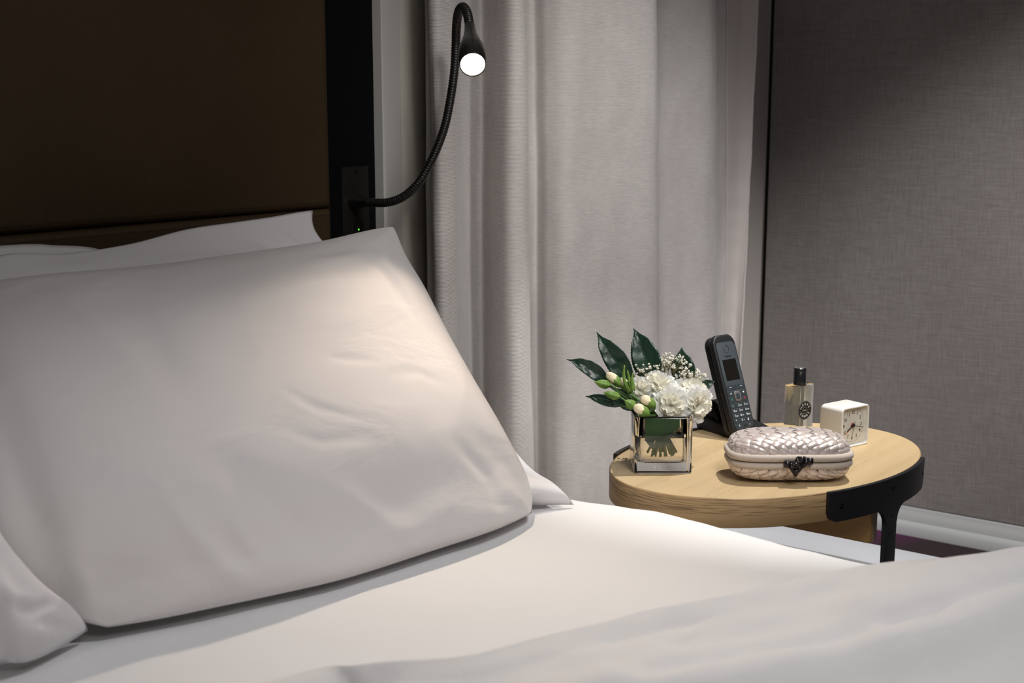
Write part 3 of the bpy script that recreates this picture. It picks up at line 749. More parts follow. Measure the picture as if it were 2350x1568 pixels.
# T brackets: outline in (arc position, z), wrapped round the edge
def t_of(x, y):
    d = Vector((x, y, 0)) - TC; return atan2(d.dot(E2) / RB, d.dot(E1) / RA)
def bracket(ta, tm, tb, lift):
    # arc length table
    K = 400; ts = [ta + (tb - ta) * k / K for k in range(K + 1)]
    s_ = [0]
    for a, b in zip(ts, ts[1:]): s_.append(s_[-1] + (ell(b, .002) - ell(a, .002)).length)
    km = min(range(K + 1), key=lambda k: abs(ts[k] - tm)); sm = s_[km]; St = s_[-1]
    def at(s):
        k = min(max(int(s / St * K), 0), K - 1)
        while k < K - 1 and s_[k + 1] < s: k += 1
        while k > 0 and s_[k] > s: k -= 1
        u = (s - s_[k]) / (s_[k + 1] - s_[k]); return ts[k] + (ts[k + 1] - ts[k]) * u
    zt, zl = ZT + .0010 + lift, ZT - TH - .001
    lw, fr = .0155, .024
    cols = sorted(set([St * k / 70 for k in range(71)] + [sm - lw, sm + lw, sm - lw - fr, sm + lw + fr] + [sm - lw - fr * (1 - cos(a * pi / 16)) for a in range(9)] + [sm + lw + fr * (1 - cos(a * pi / 16)) for a in range(9)] + [.012 * (1 - cos(a * pi / 16)) for a in range(9)] + [St - .022 * (1 - cos(a * pi / 16)) for a in range(9)]))
    bm = bmesh.new(); rows = []
    for s in cols:
        lo = zl
        d0, d1 = s, St - s
        if d0 < .016: lo = zl + .016 - sqrt(max(.016 ** 2 - (.016 - d0) ** 2, 0))
        if d1 < .020: lo = zl + .020 - sqrt(max(.020 ** 2 - (.020 - d1) ** 2, 0))
        e = abs(s - sm) - lw
        if e < fr: lo = zl - (fr - sqrt(max(fr ** 2 - (fr - max(e, 0)) ** 2, 0)))
        t = at(s); rows.append((t, lo, e <= 1e-6))
    outer = [[bm.verts.new(ell(t, o_) + Vector((0, 0, z))) for z in (zt, lo)] for o_ in (.0066,) for t, lo, _ in rows]
    inner = [[bm.verts.new(ell(t, .0004) + Vector((0, 0, z))) for z in (zt, lo)] for t, lo, _ in rows]
    n = len(rows)
    for i in range(n - 1):
        bm.faces.new((outer[i][0], outer[i + 1][0], outer[i + 1][1], outer[i][1]))
        bm.faces.new((inner[i][1], inner[i + 1][1], inner[i + 1][0], inner[i][0]))
        bm.faces.new((inner[i][0], inner[i + 1][0], outer[i + 1][0], outer[i][0]))
        bm.faces.new((outer[i][1], outer[i + 1][1], inner[i + 1][1], inner[i][1]))
    bm.faces.new((outer[0][0], outer[0][1], inner[0][1], inner[0][0])); bm.faces.new((outer[-1][1], outer[-1][0], inner[-1][0], inner[-1][1]))
    bmesh.ops.recalc_face_normals(bm, faces=bm.faces)
    big = [e for e in bm.edges if len(e.link_faces) == 2 and e.calc_face_angle(0) > 1.0]
    bmesh.ops.bevel(bm, geom=big, offset=.0009, segments=2, affect='EDGES', clamp_overlap=True)
    # straight leg blade
    pl = ell(at(sm - lw), .0066); pr_ = ell(at(sm + lw), .0066); tv = (pr_ - pl).normalized(); nv_ = Vector((tv.y, -tv.x, 0))
    if nv_.dot(ell(tm) - TC) < 0: nv_ = -nv_
    pm = (pl + pr_) / 2; hw = (pr_ - pl).length / 2
    leg = box_bm((-hw, -.0066, 0), (hw, .0, zl - fr + .001), .0010, 2)
    mx = Matrix(((tv.x, nv_.x, 0, pm.x), (tv.y, nv_.y, 0, pm.y), (0, 0, 1, 0), (0, 0, 0, 1)))
    bmesh.ops.transform(leg, matrix=mx, verts=leg.verts)
    me = bpy.data.meshes.new('t'); leg.to_mesh(me); leg.free(); bm.from_mesh(me); bpy.data.meshes.remove(me)
    ob = from_bm('t_leg', bm, M_bracket, tab, world=True)
    def scr(s, z, on_leg=False):
        t = at(s); n_ = (ell(t, 1) - ell(t, 0)) if not on_leg else nv_
        base = (ell(t, .0067) if not on_leg else pm + nv_ * .0001); base = base + Vector((0, 0, z))
        m3 = Matrix.Translation(base) @ n_.to_track_quat('Z', 'Y').to_matrix().to_4x4()
        part = xf(lathe([(.0001, -.0008), (.0016, -.0008), (.0017, .0001), (.0026, .0003), (.0032, .0004), (.0040, .0003), (.0042, -.0005)], 20), m3)
        so = mobj('screw', *part, M_screw); so.parent = ob
    scr(.022, ZT - .021); scr(St - .018, ZT - .020); scr(sm, ZT - .014); scr(sm, zl - .012, True); scr(sm, zl - .038, True)
    return ob
tt = lambda px, py: t_of(*atz(px, py, ZT).xy)
ta = tt(1898, 1131); tb = tt(2119, 1050)
tmid = tt(2041, 1096)
print('bracket t', ta, tmid, tb)
bracket(ta, tmid, tb, 0)
bracket(tt(1625, 983), tmid + pi, tt(1416, 1046), .0015)

# ------------------------------------------------------------------ clutch bag
def rotz(a): return Matrix.Rotation(a, 4, 'Z')
YR = atan2(RT.y, RT.x)
cc = atz(1813, 1078, ZT)
CA, CB = .0895, .047
clutch = thing('clutch_bag', 'woven champagne satin clutch bag with dark knot clasp on the table', 'clutch bag', (0, 0, 0))
FD = Vector((cos(YAW), sin(YAW), 0))
cc = cc - FD * .036 - RT * .0115
clutch.location = (cc.x, cc.y, ZT); clutch.rotation_euler = (0, 0, YR)
MW[clutch.name] = Matrix.Translation((cc.x, cc.y, ZT)) @ rotz(YR)
M_satin = mat('champagne_satin', (.74, .645, .605), .30, metal=.35, spec=.6, sheen=.2)
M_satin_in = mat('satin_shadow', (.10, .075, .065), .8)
M_rope = mat('woven_piping', (.56, .48, .415), .75, sheen=.3)
M_gun = mat('gunmetal', (.045, .042, .045), .28, metal=.85)
ZMID = .0315
def Rphi(ph, n_=3.6):
    c_, s_ = abs(cos(ph)), abs(sin(ph)); return ((c_ / CA) ** n_ + (s_ / CB) ** n_) ** (-1 / n_)
def dome(q, up):
    """unrolled flat point -> point and outward normal on the lid (up) or base"""
    def pt(x, y):
        r = sqrt(x * x + y * y) + 1e-9; ph = atan2(y, x); R = Rphi(ph)
        s = r / (R + .012)
        if up: g = sin(min(s, 1.04) * pi / 2) ** .90 if s < 1.04 else 1; h = .0310 * max(cos(min(s, .999) * pi / 2), 0) ** .50
        else: g = sin(min(s, 1.0) * pi / 2) ** .95; h = -.0265 * max(cos(min(s, .999) * pi / 2), 0) ** .42
        Rr = (R - .006) * g
        return Vector((Rr * cos(ph), Rr * sin(ph), ZMID + (.006 if up else -.004) + h))
    a = pt(q[0], q[1]); e = .0015
    n_ = (pt(q[0] + e, q[1]) - a).cross(pt(q[0], q[1] + e) - a)
    if n_.length < 1e-12: n_ = Vector((0, 0, 1))
    n_.normalize()
    if not up: n_ = -n_ if n_.z > 0 else n_
    return a, n_
# inner shells
for up, nm in ((True, 'lid'), (False, 'base')):
    vs, fs = [], []
    NR, NP_ = 14, 72
    for k in range(NR + 1):
        for i in range(NP_):
            ph = 2 * pi * i / NP_; s = max(k / NR, .002) * (Rphi(ph) + .012)
            a, n_ = dome((s * cos(ph), s * sin(ph)), up); vs.append(a - n_ * .0004 if k < NR else a)
    for k in range(NR):
        for i in range(NP_): j = (i + 1) % NP_; fs.append((k * NP_ + i, k * NP_ + j, (k + 1) * NP_ + j, (k + 1) * NP_ + i))
    fs.append(tuple(NR * NP_ + i for i in range(NP_)))
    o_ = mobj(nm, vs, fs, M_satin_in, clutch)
    bm = bmesh.new(); bm.from_mesh(o_.data); bmesh.ops.recalc_face_normals(bm, faces=bm.faces); bm.to_mesh(o_.data); bm.free()
    if nm == 'lid': lid_o = o_
    else: base_o = o_
PT = .0132
d1 = Vector((cos(radians(44)), sin(radians(44)))); d2 = Vector((cos(radians(136)), sin(radians(136))))
def tile(i, j, up):
    c = (d1 * i + d2 * j) * PT * .94
    r = c.length; R = Rphi(atan2(c.y, c.x)) + .012
    if r > R + PT * .32: return None
    lon, lat = (d1, d2) if (i + j) % 2 == 0 else (d2, d1)
    vs, fs = [], []; K = 5
    for a in range(K + 1):
        for b in range(K + 1):
            u = 2 * a / K - 1; v = 2 * b / K - 1
            q = c + lon * (u * PT * .60) + lat * (v * PT * .472)
            rq = q.length; Rq = Rphi(atan2(q.y, q.x)) + .012
            if rq > Rq * 1.02: q = q * (Rq * 1.02 / rq)
            p_, n_ = dome(q, up)
            h = .0021 * (1 - u * u) + .0005 * (1 - abs(v) ** 6) - .0004
            vs.append(p_ + n_ * h)
    W_ = K + 1
    for a in range(K):
        for b in range(K): k = a * W_ + b; fs.append((k, k + 1, k + W_ + 1, k + W_))
    return vs, fs
cand = []
for i in range(-16, 17):
    for j in range(-16, 17):
        for up in (True, False):
            t_ = tile(i, j, up)
            if not t_: continue
            ctr = sum((Vector(v) for v in t_[0]), Vector()) / len(t_[0])
            vis = (1 if up else -.2) + (-ctr.y * (2 if up else 12))
            if not up and ctr.y > .02: continue
            cand.append((vis, up, t_))
cand.sort(key=lambda c: -c[0])
print('weave tiles', len(cand))
rest = []
for k, (vis, up, t_) in enumerate(cand):
    if k < 296: mobj('woven_strip', t_[0], t_[1], M_satin, lid_o if up else base_o)
    else: rest.append(t_)
if rest: mobj('woven_strips', *merge(*rest), M_satin, base_o, kind='stuff')
def rim(z, rr_, off):
    ring = []
    for i in range(480):
        ph = 2 * pi * i / 480; R = Rphi(ph) + off; ring.append(Vector((R * cos(ph), R * sin(ph), z)))
    ring = resample(ring + [ring[0]], 1681)[:-1]
    def rad(i, a):
        return rr_ * (1 + .085 * sin(2 * pi * i / 10 + a * 5))
    return tube(ring, rad, 14, closed=True)
mobj('rope_piping', *rim(ZMID + .0068, .0056, -.0045), M_rope, clutch)
mobj('rope_piping', *rim(ZMID - .0048, .0050, -.0050), M_rope, clutch)
# knot clasp at the front (local -y)
kn = []
def knot(cx, cz, stub_dir, tilt):
    yk = -CB - .0045
    parts = []
    P_ = [Vector((cx + .0048 * cos(t) * (1 + .25 * cos(2 * t)), yk - .001 + .0026 * sin(3 * t), cz + .0062 * sin(t) + .0015 * cos(2 * t))) for t in [2 * pi * k / 40 for k in range(40)]]
    parts.append(tube(P_, .0031, 10, closed=True))
    P_ = [Vector((cx + .0035 * sin(2 * t + tilt), yk - .0022 + .0018 * cos(3 * t), cz + .0050 * cos(t))) for t in [2 * pi * k / 40 for k in range(40)]]
    parts.append(tube(P_, .0026, 10, closed=True))
    q0 = Vector((cx + stub_dir * .003, yk, cz + .002 - .001 * stub_dir)); q1 = q0 + Vector((stub_dir * .0125, -.0005, .0012 * -stub_dir + .0005))
    parts.append(tube([q0, q0.lerp(q1, .5)], .0030, 12)); parts.append(tube(resample([q0.lerp(q1, .35), q1], 3), .0050, 16))
    return merge(*parts)
cl = mobj('knot_clasp', *merge(knot(-.0005, ZMID - .0035, -1, .4), knot(.008, ZMID + .0045, 1, 1.3)), M_gun, clutch)
tip = lathe([(.0046, .0), (.0044, -.003), (.0028, -.0065), (.0006, -.0085)], 14)
mobj('clasp_drop', *xf(tip, Matrix.Translation((0.000, -CB - .0045, ZMID - .009))), M_gun, cl)

# ------------------------------------------------------------------ glass cube vase
M_glass = mat('clear_glass', (1, 1, 1), 0.0, trans=1, ior=1.46)
M_water = mat('vase_water', (.99, .98, .95), 0.0, trans=1, ior=1.31)
vb0, vb1 = atz(1455, 1088, ZT), atz(1588, 1088, ZT)
VW = (vb1 - vb0).length
vc = (vb0 + vb1) / 2 + FD * (VW * .42)
print('vase width', VW)
vase = thing('vase', 'small square clear glass vase of water at the near left of the table', 'vase', (vc.x, vc.y, ZT), YR)
VH, HWs = .084, VW / 2
def ringbox(hw, hd, r, z, n=5): return [(x, y, z) for x, y in rrect(2 * hw, 2 * hd, r, n)]
HD = VW * .42
rings = [(HWs - .002, HD - .002, .006, 0.0), (HWs, HD, .006, .002), (HWs, HD, .006, VH - .002), (HWs - .0015, HD - .0015, .006, VH), (HWs - .0055, HD - .0055, .008, VH), (HWs - .007, HD - .007, .009, VH - .002), (HWs - .0074, HD - .0074, .0095, .022), (HWs - .0085, HD - .0085, .0105, .0172), (HWs - .012, HD - .012, .012, .0158)]
vs, fs = [], []; nr = 4 * 6
for a in rings: vs += ringbox(*a)
for k in range(len(rings) - 1):
    for i in range(nr): j = (i + 1) % nr; fs.append((k * nr + i, k * nr + j, (k + 1) * nr + j, (k + 1) * nr + i))
fs.append(tuple(range(nr))[::-1]); fs.append(tuple((len(rings) - 1) * nr + i for i in range(nr)))
g = mobj('glass_body', vs, fs, M_glass, vase)
try: g.data.set_sharp_from_angle(angle=radians(50))
except Exception: pass
WL = .052
rings = [(HWs - .0115, HD - .0115, .0118, .0156), (HWs - .0082, HD - .0082, .0103, .0170), (HWs - .0072, HD - .0072, .0096, .0219), (HWs - .0068, HD - .0068, .0092, WL)]
vs, fs = [], []
for a in rings: vs += ringbox(*a)
for k in range(len(rings) - 1):
    for i in range(nr): j = (i + 1) % nr; fs.append((k * nr + i, k * nr + j, (k + 1) * nr + j, (k + 1) * nr + i))
fs.append(tuple(range(nr))[::-1]); fs.append(tuple((len(rings) - 1) * nr + i for i in range(nr)))
wt = mobj('water', vs, fs, M_water, vase)
try: wt.data.set_sharp_from_angle(angle=radians(50))
except Exception: pass

# ------------------------------------------------------------------ flowers
M_petal = mat('white_petal', (.93, .93, .90), .6, spec=.2); thin(M_petal, .38)
M_petal_in = mat('cream_petal', (.92, .90, .80), .6, spec=.2); thin(M_petal_in, .38)
M_leaf = mat('dark_glossy_leaf', (.010, .040, .020), .30, spec=.55)
lf = noisey(M_leaf, coords(M_leaf), 160, 3); bump(M_leaf, lf, .25, .0015)
L(M_leaf, ramp(M_leaf, noisey(M_leaf, coords(M_leaf), 40, 3), [(.3, (.007, .026, .016)), (.7, (.015, .046, .026))]), bsdf(M_leaf).inputs['Base Color'])
M_vein = mat('leaf_vein', (.03, .085, .04), .45)
M_green = mat('bud_green', (.10, .20, .035), .5, spec=.3)
L(M_green, ramp(M_green, noisey(M_green, coords(M_green), 130, 3), [(.3, (.085, .19, .03)), (.7, (.20, .31, .07))]), bsdf(M_green).inputs['Base Color'])
M_green2 = mat('stem_green', (.06, .14, .03), .5)
M_bud = mat('cream_bud', (.80, .70, .48), .55, sss=.2)
M_gyp = mat('baby_breath_white', (.78, .75, .66), .7)
M_twig = mat('baby_breath_twig', (.16, .15, .06), .7)
VD = (vc - CAM).dot(FW) + .0      # distance of the vase centre along the view axis
def fl(px, py, dd=0): return atd(px, py, (Vector((vc.x, vc.y, ZT + .06)) - CAM).dot(FW) + dd)
mouth = Vector((vc.x, vc.y, ZT + VH))
foot = Vector((vc.x, vc.y, ZT + .024))
def stem_pts(tip, k):
    a = 2.4 * k; off = (RT * cos(a) + FD * sin(a))
    m1 = mouth + (tip - mouth) * .12; m1 = Vector((mouth.x + off.x * .012 + (tip.x - mouth.x) * .12, mouth.y + off.y * .012 + (tip.y - mouth.y) * .12, mouth.z - .006))
    f1 = foot - Vector((off.x, off.y, 0)) * .018 - Vector(((tip.x - mouth.x), (tip.y - mouth.y), 0)) * .12
    f1.x = min(max(f1.x, vc.x - .024), vc.x + .024); f1.y = min(max(f1.y, vc.y - .02), vc.y + .02)
    return resample(catmull([f1, m1, tip.lerp(m1, .35), tip], 8), 18)

# --- leaves
def leaf(tip, base, width, cup, seed, label, twist=0, bend=.0, petiole=True):
    t = thing('leaf_sprig', label, 'leaf', tuple(base), 0, None)
    ax = tip - base; Ln = ax.length; ax = ax / Ln
    vw = (CAM - base).normalized(); sd = ax.cross(vw).normalized(); up = sd.cross(ax).normalized()
    sd2 = sd * cos(twist) + up * sin(twist); up = ax.cross(sd2).normalized() * (1 if ax.cross(sd2).dot(vw) > 0 else -1); sd = sd2
    n, k = 44, 5; vs, fs = [], []
    def mid(u): return base + ax * (Ln * u) + sd * (bend * sin(u * pi) - .16 * Ln * max(u - .82, 0) * (1 if seed % 2 else -1)) - up * (.10 * Ln * u * u)
    for i in range(n + 1):
        u = i / n
        wd = width * (sin(pi * u ** .92) ** .9) * .5 if 0 < u < 1 else 0
        if u > .80: wd *= .30 + .70 * (1 - (u - .80) / .20) ** .8
        ser = 1 + .018 * (1 if i % 2 else -1)
        for j in range(-k, k + 1):
            v = j / k; s_ = ser if abs(j) == k else 1
            z = cup * abs(v) * wd + .0012 * noise.noise(Vector((u * 7, v * 2, seed))) + .00035 * sin(u * 34 - abs(v) * 6) * abs(v)
            vs.append(mid(u) + sd * (v * wd * s_) + up * z)
    W_ = 2 * k + 1
    for i in range(n):
        for j in range(W_ - 1): a = i * W_ + j; fs.append((a, a + 1, a + W_ + 1, a + W_))
    lo = mobj('blade', vs, fs, M_leaf, t, world=True)
    md = lo.modifiers.new('t', 'SOLIDIFY'); md.thickness = .0004
    mobj('midrib', *tube([mid(u / 20 * .97) + up * .0003 for u in range(21)], lambda i, a: .0007 * (1 - i / 26), 6), M_vein, t, world=True)
    if petiole:
        mobj('stem', *tube(stem_pts(base + ax * .003, seed), .0013, 8), M_green2, t, world=True)
    return t
leaf(fl(1303, 823, .005), fl(1404, 890, .01), .023, .35, 1, 'long dark green leaf reaching furthest left from the bouquet', bend=.006)
leaf(fl(1366, 765, .02), fl(1452, 898, .025), .034, .30, 2, 'dark green leaf rising steeply at the upper left of the bouquet', bend=.004)
leaf(fl(1458, 753, .03), fl(1500, 896, .03), .043, .28, 3, 'tallest glossy dark leaf standing upright at the top of the bouquet', bend=.002)
leaf(fl(1562, 799, .03), fl(1578, 890, .035), .036, .25, 4, 'shiny leaf behind the small baby breath, right of the tallest leaf', bend=-.002)
leaf(fl(1344, 912, -.01), fl(1430, 932, -.005), .018, .5, 5, 'narrow curled dark leaf low on the left, below the buds', twist=.5, bend=.004)
leaf(fl(1641, 874, .02), fl(1600, 893, .02), .014, .4, 6, 'small pointed leaf tip peeking out at the right of the blooms')
leaf(fl(1412, 836, .03), fl(1458, 905, .03), .026, .3, 7, 'dark leaf tucked behind the green buds', bend=.002)
leaf(fl(1415, 892, .03), fl(1470, 940, .02), .034, .3, 8, 'dark leaf lying low behind the buds at the vase rim')
# broad leaf curled inside the glass
lw = thing('leaf_wrap', 'broad green leaf curled inside the glass vase above the water', 'leaf', (vc.x, vc.y, ZT + .04), YR)
vs, fs = [], []
for i in range(25):
    u = i / 24; x = -.026 + .050 * u
    for j in range(9):
        v = j / 8; lo = .046 + .020 * u ** 1.6 - .003 * sin(u * pi); hi = .082 - .003 * u
        yy = -.0225 + .0015 * sin(u * 5) + .003 * v * u
        vs.append((x, yy + .0006 * abs(v - .5), (lo + (hi - lo) * v) - .04))
for i in range(24):
    for j in range(8): a = i * 9 + j; fs.append((a, a + 1, a + 10, a + 9))
M_leafwet = mat('wet_leaf', (.03, .10, .035), .35)
o = mobj('blade', vs, fs, M_leafwet, lw); o.modifiers.new('t', 'SOLIDIFY').thickness = .0005
# submerged pointed leaf at the left
lw2 = thing('leaf_under_water', 'pointed green leaf hanging in the water at the left inside of the vase', 'leaf', (vc.x, vc.y, ZT + .03), YR)
vs, fs = [], []
for i in range(17):
    u = i / 16; wd = .009 * sin(pi * (u * .8 + .2)) ** .8
    for j in range(5):
        v = j / 4 - .5; vs.append((-.020 + .012 * u * u + v * wd * 2 * (1 - u * .9), -.016 + .004 * v, .026 - .030 * u))
for i in range(16):
    for j in range(4): a = i * 5 + j; fs.append((a, a + 1, a + 6, a + 5))
o = mobj('blade', vs, fs, M_leafwet, lw2); o.modifiers.new('t', 'SOLIDIFY').thickness = .0005

# --- carnations: ruffled petals, each its own object
def petal_mesh(seed, m):
    n, k = 9, 12; vs, fs = [], []
    for i in range(n + 1):
        u = i / n
        wd = .10 + .60 * u ** .8
        for j in range(k + 1):
            v = j / k * 2 - 1
            ang = v * wd * 1.05
            r = u * (1 - .07 * abs(v) ** 3) + (.05 * noise.noise(Vector((v * 5, seed, 0))) + .014 * (1 if j % 2 else -1)) * (u > .93)
            ruf = .10 * u * u * sin(v * 6.2 + seed * 2) + .05 * u ** 3 * sin(v * 13 + seed) + .06 * u * noise.noise(Vector((v * 3, u * 3, seed)))
            x = r * sin(ang); z = r * cos(ang) * .98; y = .32 * u ** 2.2 + ruf
            vs.append((x, y, z))
    for i in range(n):
        for j in range(k): a = i * (k + 1) + j; fs.append((a, a + 1, a + k + 2, a + k + 1))
    me = bpy.data.meshes.new('petal'); me.from_pydata(vs, [], fs); me.update(); me.materials.append(m)
    for p_ in me.polygons: p_.use_smooth = True
    return me
PM = [petal_mesh(s, M_petal) for s in (1.1, 2.7, 4.2, 6.6)]; PMI = [petal_mesh(s, M_petal_in) for s in (3.3, 5.5)]
def carnation(px, py, dd, rpx, facing, label, k, npet=44):
    c = fl(px, py, dd); R = rpx / FPX * (c - CAM).dot(FW)
    fdir = facing.normalized()
    back = c - fdir * R * .45
    t = thing('carnation', label, 'flower', tuple(back), 0, 'white carnations in the vase')
    rot0 = fdir.to_track_quat('Z', 'Y').to_matrix().to_4x4()
    rnd = random.Random(k * 11 + 3)
    for i in range(npet):
        f_ = (i + .5) / npet; th = radians(3 + 97 * f_ ** .68); az = i * 2.39996 + rnd.uniform(-.3, .3)
        ln = R * (.98 + .25 * f_ * .3) * rnd.uniform(.86, 1.10) * (1.0 if f_ > .3 else .86)
        me = rnd.choice(PM) if f_ > .30 else rnd.choice(PMI)
        o = bpy.data.objects.new('petal', me); COL.objects.link(o)
        mxl = Matrix.Rotation(az, 4, 'Z') @ Matrix.Rotation(th, 4, 'X') @ Matrix.Rotation(rnd.uniform(-.35, .35), 4, 'Z')
        mxl = Matrix.Rotation(az, 4, 'Z') @ Matrix.Rotation(-th, 4, 'X') @ Matrix.Rotation(rnd.uniform(-.6, .6), 4, 'Z') @ Matrix.Rotation(rnd.uniform(-.16, .16), 4, 'X') @ Matrix.Diagonal((ln * rnd.uniform(.62, .82), ln * .8, ln, 1))
        o.parent = t; o.matrix_basis = rot0 @ mxl
    cal = xf(lathe([(R * .10, -R * .55), (R * .17, -R * .4), (R * .16, -R * .1), (R * .08, -R * .04)], 12), Matrix.Translation(back) @ rot0)
    mobj('calyx', *cal, M_green, t, world=True)
    mobj('stem', *tube(stem_pts(back - fdir * R * .5, k), .0016, 8), M_green2, t, world=True)
    return t
VWv = -FD
carnation(1468, 893, .005, 32, VWv + Vector((0, 0, .6)) - RT * .6, 'white carnation at the left of the cluster, beside the buds', 1, 48)
carnation(1513, 880, .005, 41, VWv * .8 + Vector((0, 0, 1)), 'upper white carnation, topmost of the cluster beneath the baby breath', 2, 58)
carnation(1594, 896, .01, 47, VWv * .6 + Vector((0, 0, .9)) + RT * .4, 'upper right white carnation beside the telephone', 3, 62)
carnation(1543, 932, -.022, 44, VWv + Vector((0, 0, .15)) - RT * .1, 'front white carnation drooping over the vase rim', 4, 56)
carnation(1606, 929, -.012, 42, VWv + Vector((0, 0, .1)) + RT * .6, 'white carnation lowest at the right of the cluster', 5, 56)
# --- buds
def bud(tip, base, wpx, label, green, k, cat='flower bud'):
    t = thing('carnation_bud', label, cat, tuple(base), 0, 'carnation buds at the left of the bouquet')
    ax = (tip - base); Ln = ax.length; rot = ax.to_track_quat('Z', 'Y').to_matrix().to_4x4(); MX = Matrix.Translation(base) @ rot
    R = wpx / FPX * 1.9 / 2
    cal = [(R * .25, -.08 * Ln), (R * .55, 0), (R * .98, .2 * Ln), (R, .40 * Ln), (R * .84, .64 * Ln), (R * .5, .84 * Ln), (R * .22, .95 * Ln), (R * .05, 1.05 * Ln)]
    if not green: cal = [(R * .25, -.08 * Ln), (R * .55, 0), (R * .92, .2 * Ln), (R * .98, .42 * Ln), (R * .86, .55 * Ln)]
    def ridg(part):
        out = []
        for v in part[0]:
            v = Vector(v); a = atan2(v.y, v.x); s_ = 1 + .10 * cos(5 * a) + .04 * cos(15 * a); out.append((v.x * s_, v.y * s_, v.z))
        return out, part[1]
    cs = [(v.x, v.z) for v in catmull([Vector((r, 0, z)) for r, z in cal], 4)]
    mobj('calyx', *xf(ridg(lathe(cs, 20)), MX), M_green, t, world=True)
    if not green:
        pp = [(R * .6, .3 * Ln), (R * .92, .45 * Ln), (R * .95, .65 * Ln), (R * .75, .88 * Ln), (R * .2, Ln)]
        ps = [(v.x, v.z) for v in catmull([Vector((r, 0, z)) for r, z in pp], 4)]
        part = lathe(ps, 20); out = []
        for v in part[0]:
            v = Vector(v); a = atan2(v.y, v.x) + v.z * 60; s_ = 1 + .08 * sin(3 * a); out.append((v.x * s_, v.y * s_, v.z))
        mobj('bud_petals', *xf((out, part[1]), MX), M_bud, t, world=True)
    mobj('stem', *tube(stem_pts(base + ax.normalized() * -.002, k), .0015, 8), M_green2, t, world=True)
    return t
bud(fl(1365, 877, -.01), fl(1398, 884, -.005), 19, 'plain green bud pointing furthest left', True, 11)
bud(fl(1386, 901, -.02), fl(1420, 911, -.015), 18, 'plain green bud below the one pointing furthest left', True, 12)
bud(fl(1434, 919, -.03), fl(1456, 934, -.025), 21, 'plain green bud just above the vase rim', True, 13)
bud(fl(1392, 857, .0), fl(1428, 885, .0), 22, 'bud with a pale pink-white tip, uppermost at the left', False, 14)
bud(fl(1424, 868, .0), fl(1442, 895, .0), 20, 'half-hidden cream bud behind the spiky green leaves', False, 15)
bud(fl(1455, 932, -.035), fl(1488, 952, -.03), 25, 'cream bud resting on the vase rim, lowest of the buds', False, 16)
bud(fl(1471, 912, -.03), fl(1501, 932, -.025), 24, 'cream bud tucked between rim bud and carnations', False, 17)
# spiky grass-like green calyx leaves
spk = thing('grassy_sprig', 'bright green spiky sprig among the buds', 'foliage', tuple(fl(1445, 900, -.01)), 0, None)
for k, (a, b, c, d) in enumerate([(1433, 838, 1440, 895), (1430, 858, 1446, 900), (1452, 856, 1452, 900), (1440, 850, 1450, 905), (1447, 866, 1456, 898), (1425, 866, 1443, 906)]):
    p0, p1_ = fl(c, d, -.012 + k * .002), fl(a, b, -.015 + k * .003); mid_ = p0.lerp(p1_, .5) + RT * .001 * (k - 3)
    mobj('spike_leaf', *tube(resample(catmull([p0, mid_, p1_], 6), 12), lambda i, a_: (.0024 * sin(pi * (i + 1.2) / 13.5)) * (1 if abs(cos(a_)) > .5 else .6), 8), M_green, spk, world=True)
mobj('stem', *tube(stem_pts(fl(1446, 905, -.01), 19), .0014, 8), M_green2, spk, world=True)
# --- baby's breath
def breath(pts_px, seed, label, n):
    rnd = random.Random(seed); c = fl(*pts_px[0], .03)
    root = fl(1530, 905, .02)
    t = thing('baby_breath', label, 'flower', tuple(root), 0, "baby's breath sprigs in the vase")
    tw, fl_ = [], []
    for cx, cy, rx, ry, m_ in n:
        hub = root.lerp(fl(cx, cy + 8, .03), .7)
        tw.append(tube(resample([root, hub], 4), .0005, 5))
        for i in range(m_):
            a, r = rnd.uniform(0, 2 * pi), sqrt(rnd.random())
            p_ = fl(cx + rx * r * cos(a), cy + ry * r * sin(a), .03 + rnd.uniform(-.02, .02))
            h_ = hub.lerp(p_, .5) + Vector((0, 0, .002))
            tw.append(tube(resample(catmull([hub, h_, p_], 3), 5), .00025, 4))
            s_ = rnd.uniform(.0013, .0027)
            for q_ in range(7):
                dv_ = Vector((rnd.gauss(0, 1), rnd.gauss(0, 1), rnd.gauss(0, 1))).normalized() * s_ * .75
                m4 = Matrix.Translation(p_ + dv_) @ dv_.to_track_quat('Z', 'Y').to_matrix().to_4x4()
                fl_.append(xf(lathe([(s_ * .15, -s_ * .4), (s_ * .55, -s_ * .1), (s_ * .5, s_ * .25), (s_ * .15, s_ * .4)], 6), m4))
    mobj('twigs', *merge(*tw), M_twig, t, world=True)
    mobj('florets', *merge(*fl_), M_gyp, t, world=True, kind='stuff')
    mobj('stem', *tube(stem_pts(root, seed), .0011, 6), M_green2, t, world=True)
breath([(1490, 850)], 31, "baby's breath sprig at the left, right of the tallest leaf's foot", [(1470, 852, 14, 22, 16), (1492, 850, 22, 18, 26), (1512, 842, 16, 16, 18)])
breath([(1545, 835)], 32, "baby's breath sprig at the top middle of the bouquet", [(1535, 822, 20, 12, 20), (1552, 832, 26, 18, 34), (1522, 838, 16, 14, 14)])
breath([(1590, 860)], 33, "baby's breath sprig reaching right above the carnations", [(1578, 853, 24, 16, 28), (1600, 862, 20, 12, 16), (1615, 868, 12, 8, 8), (1560, 860, 18, 14, 14)])

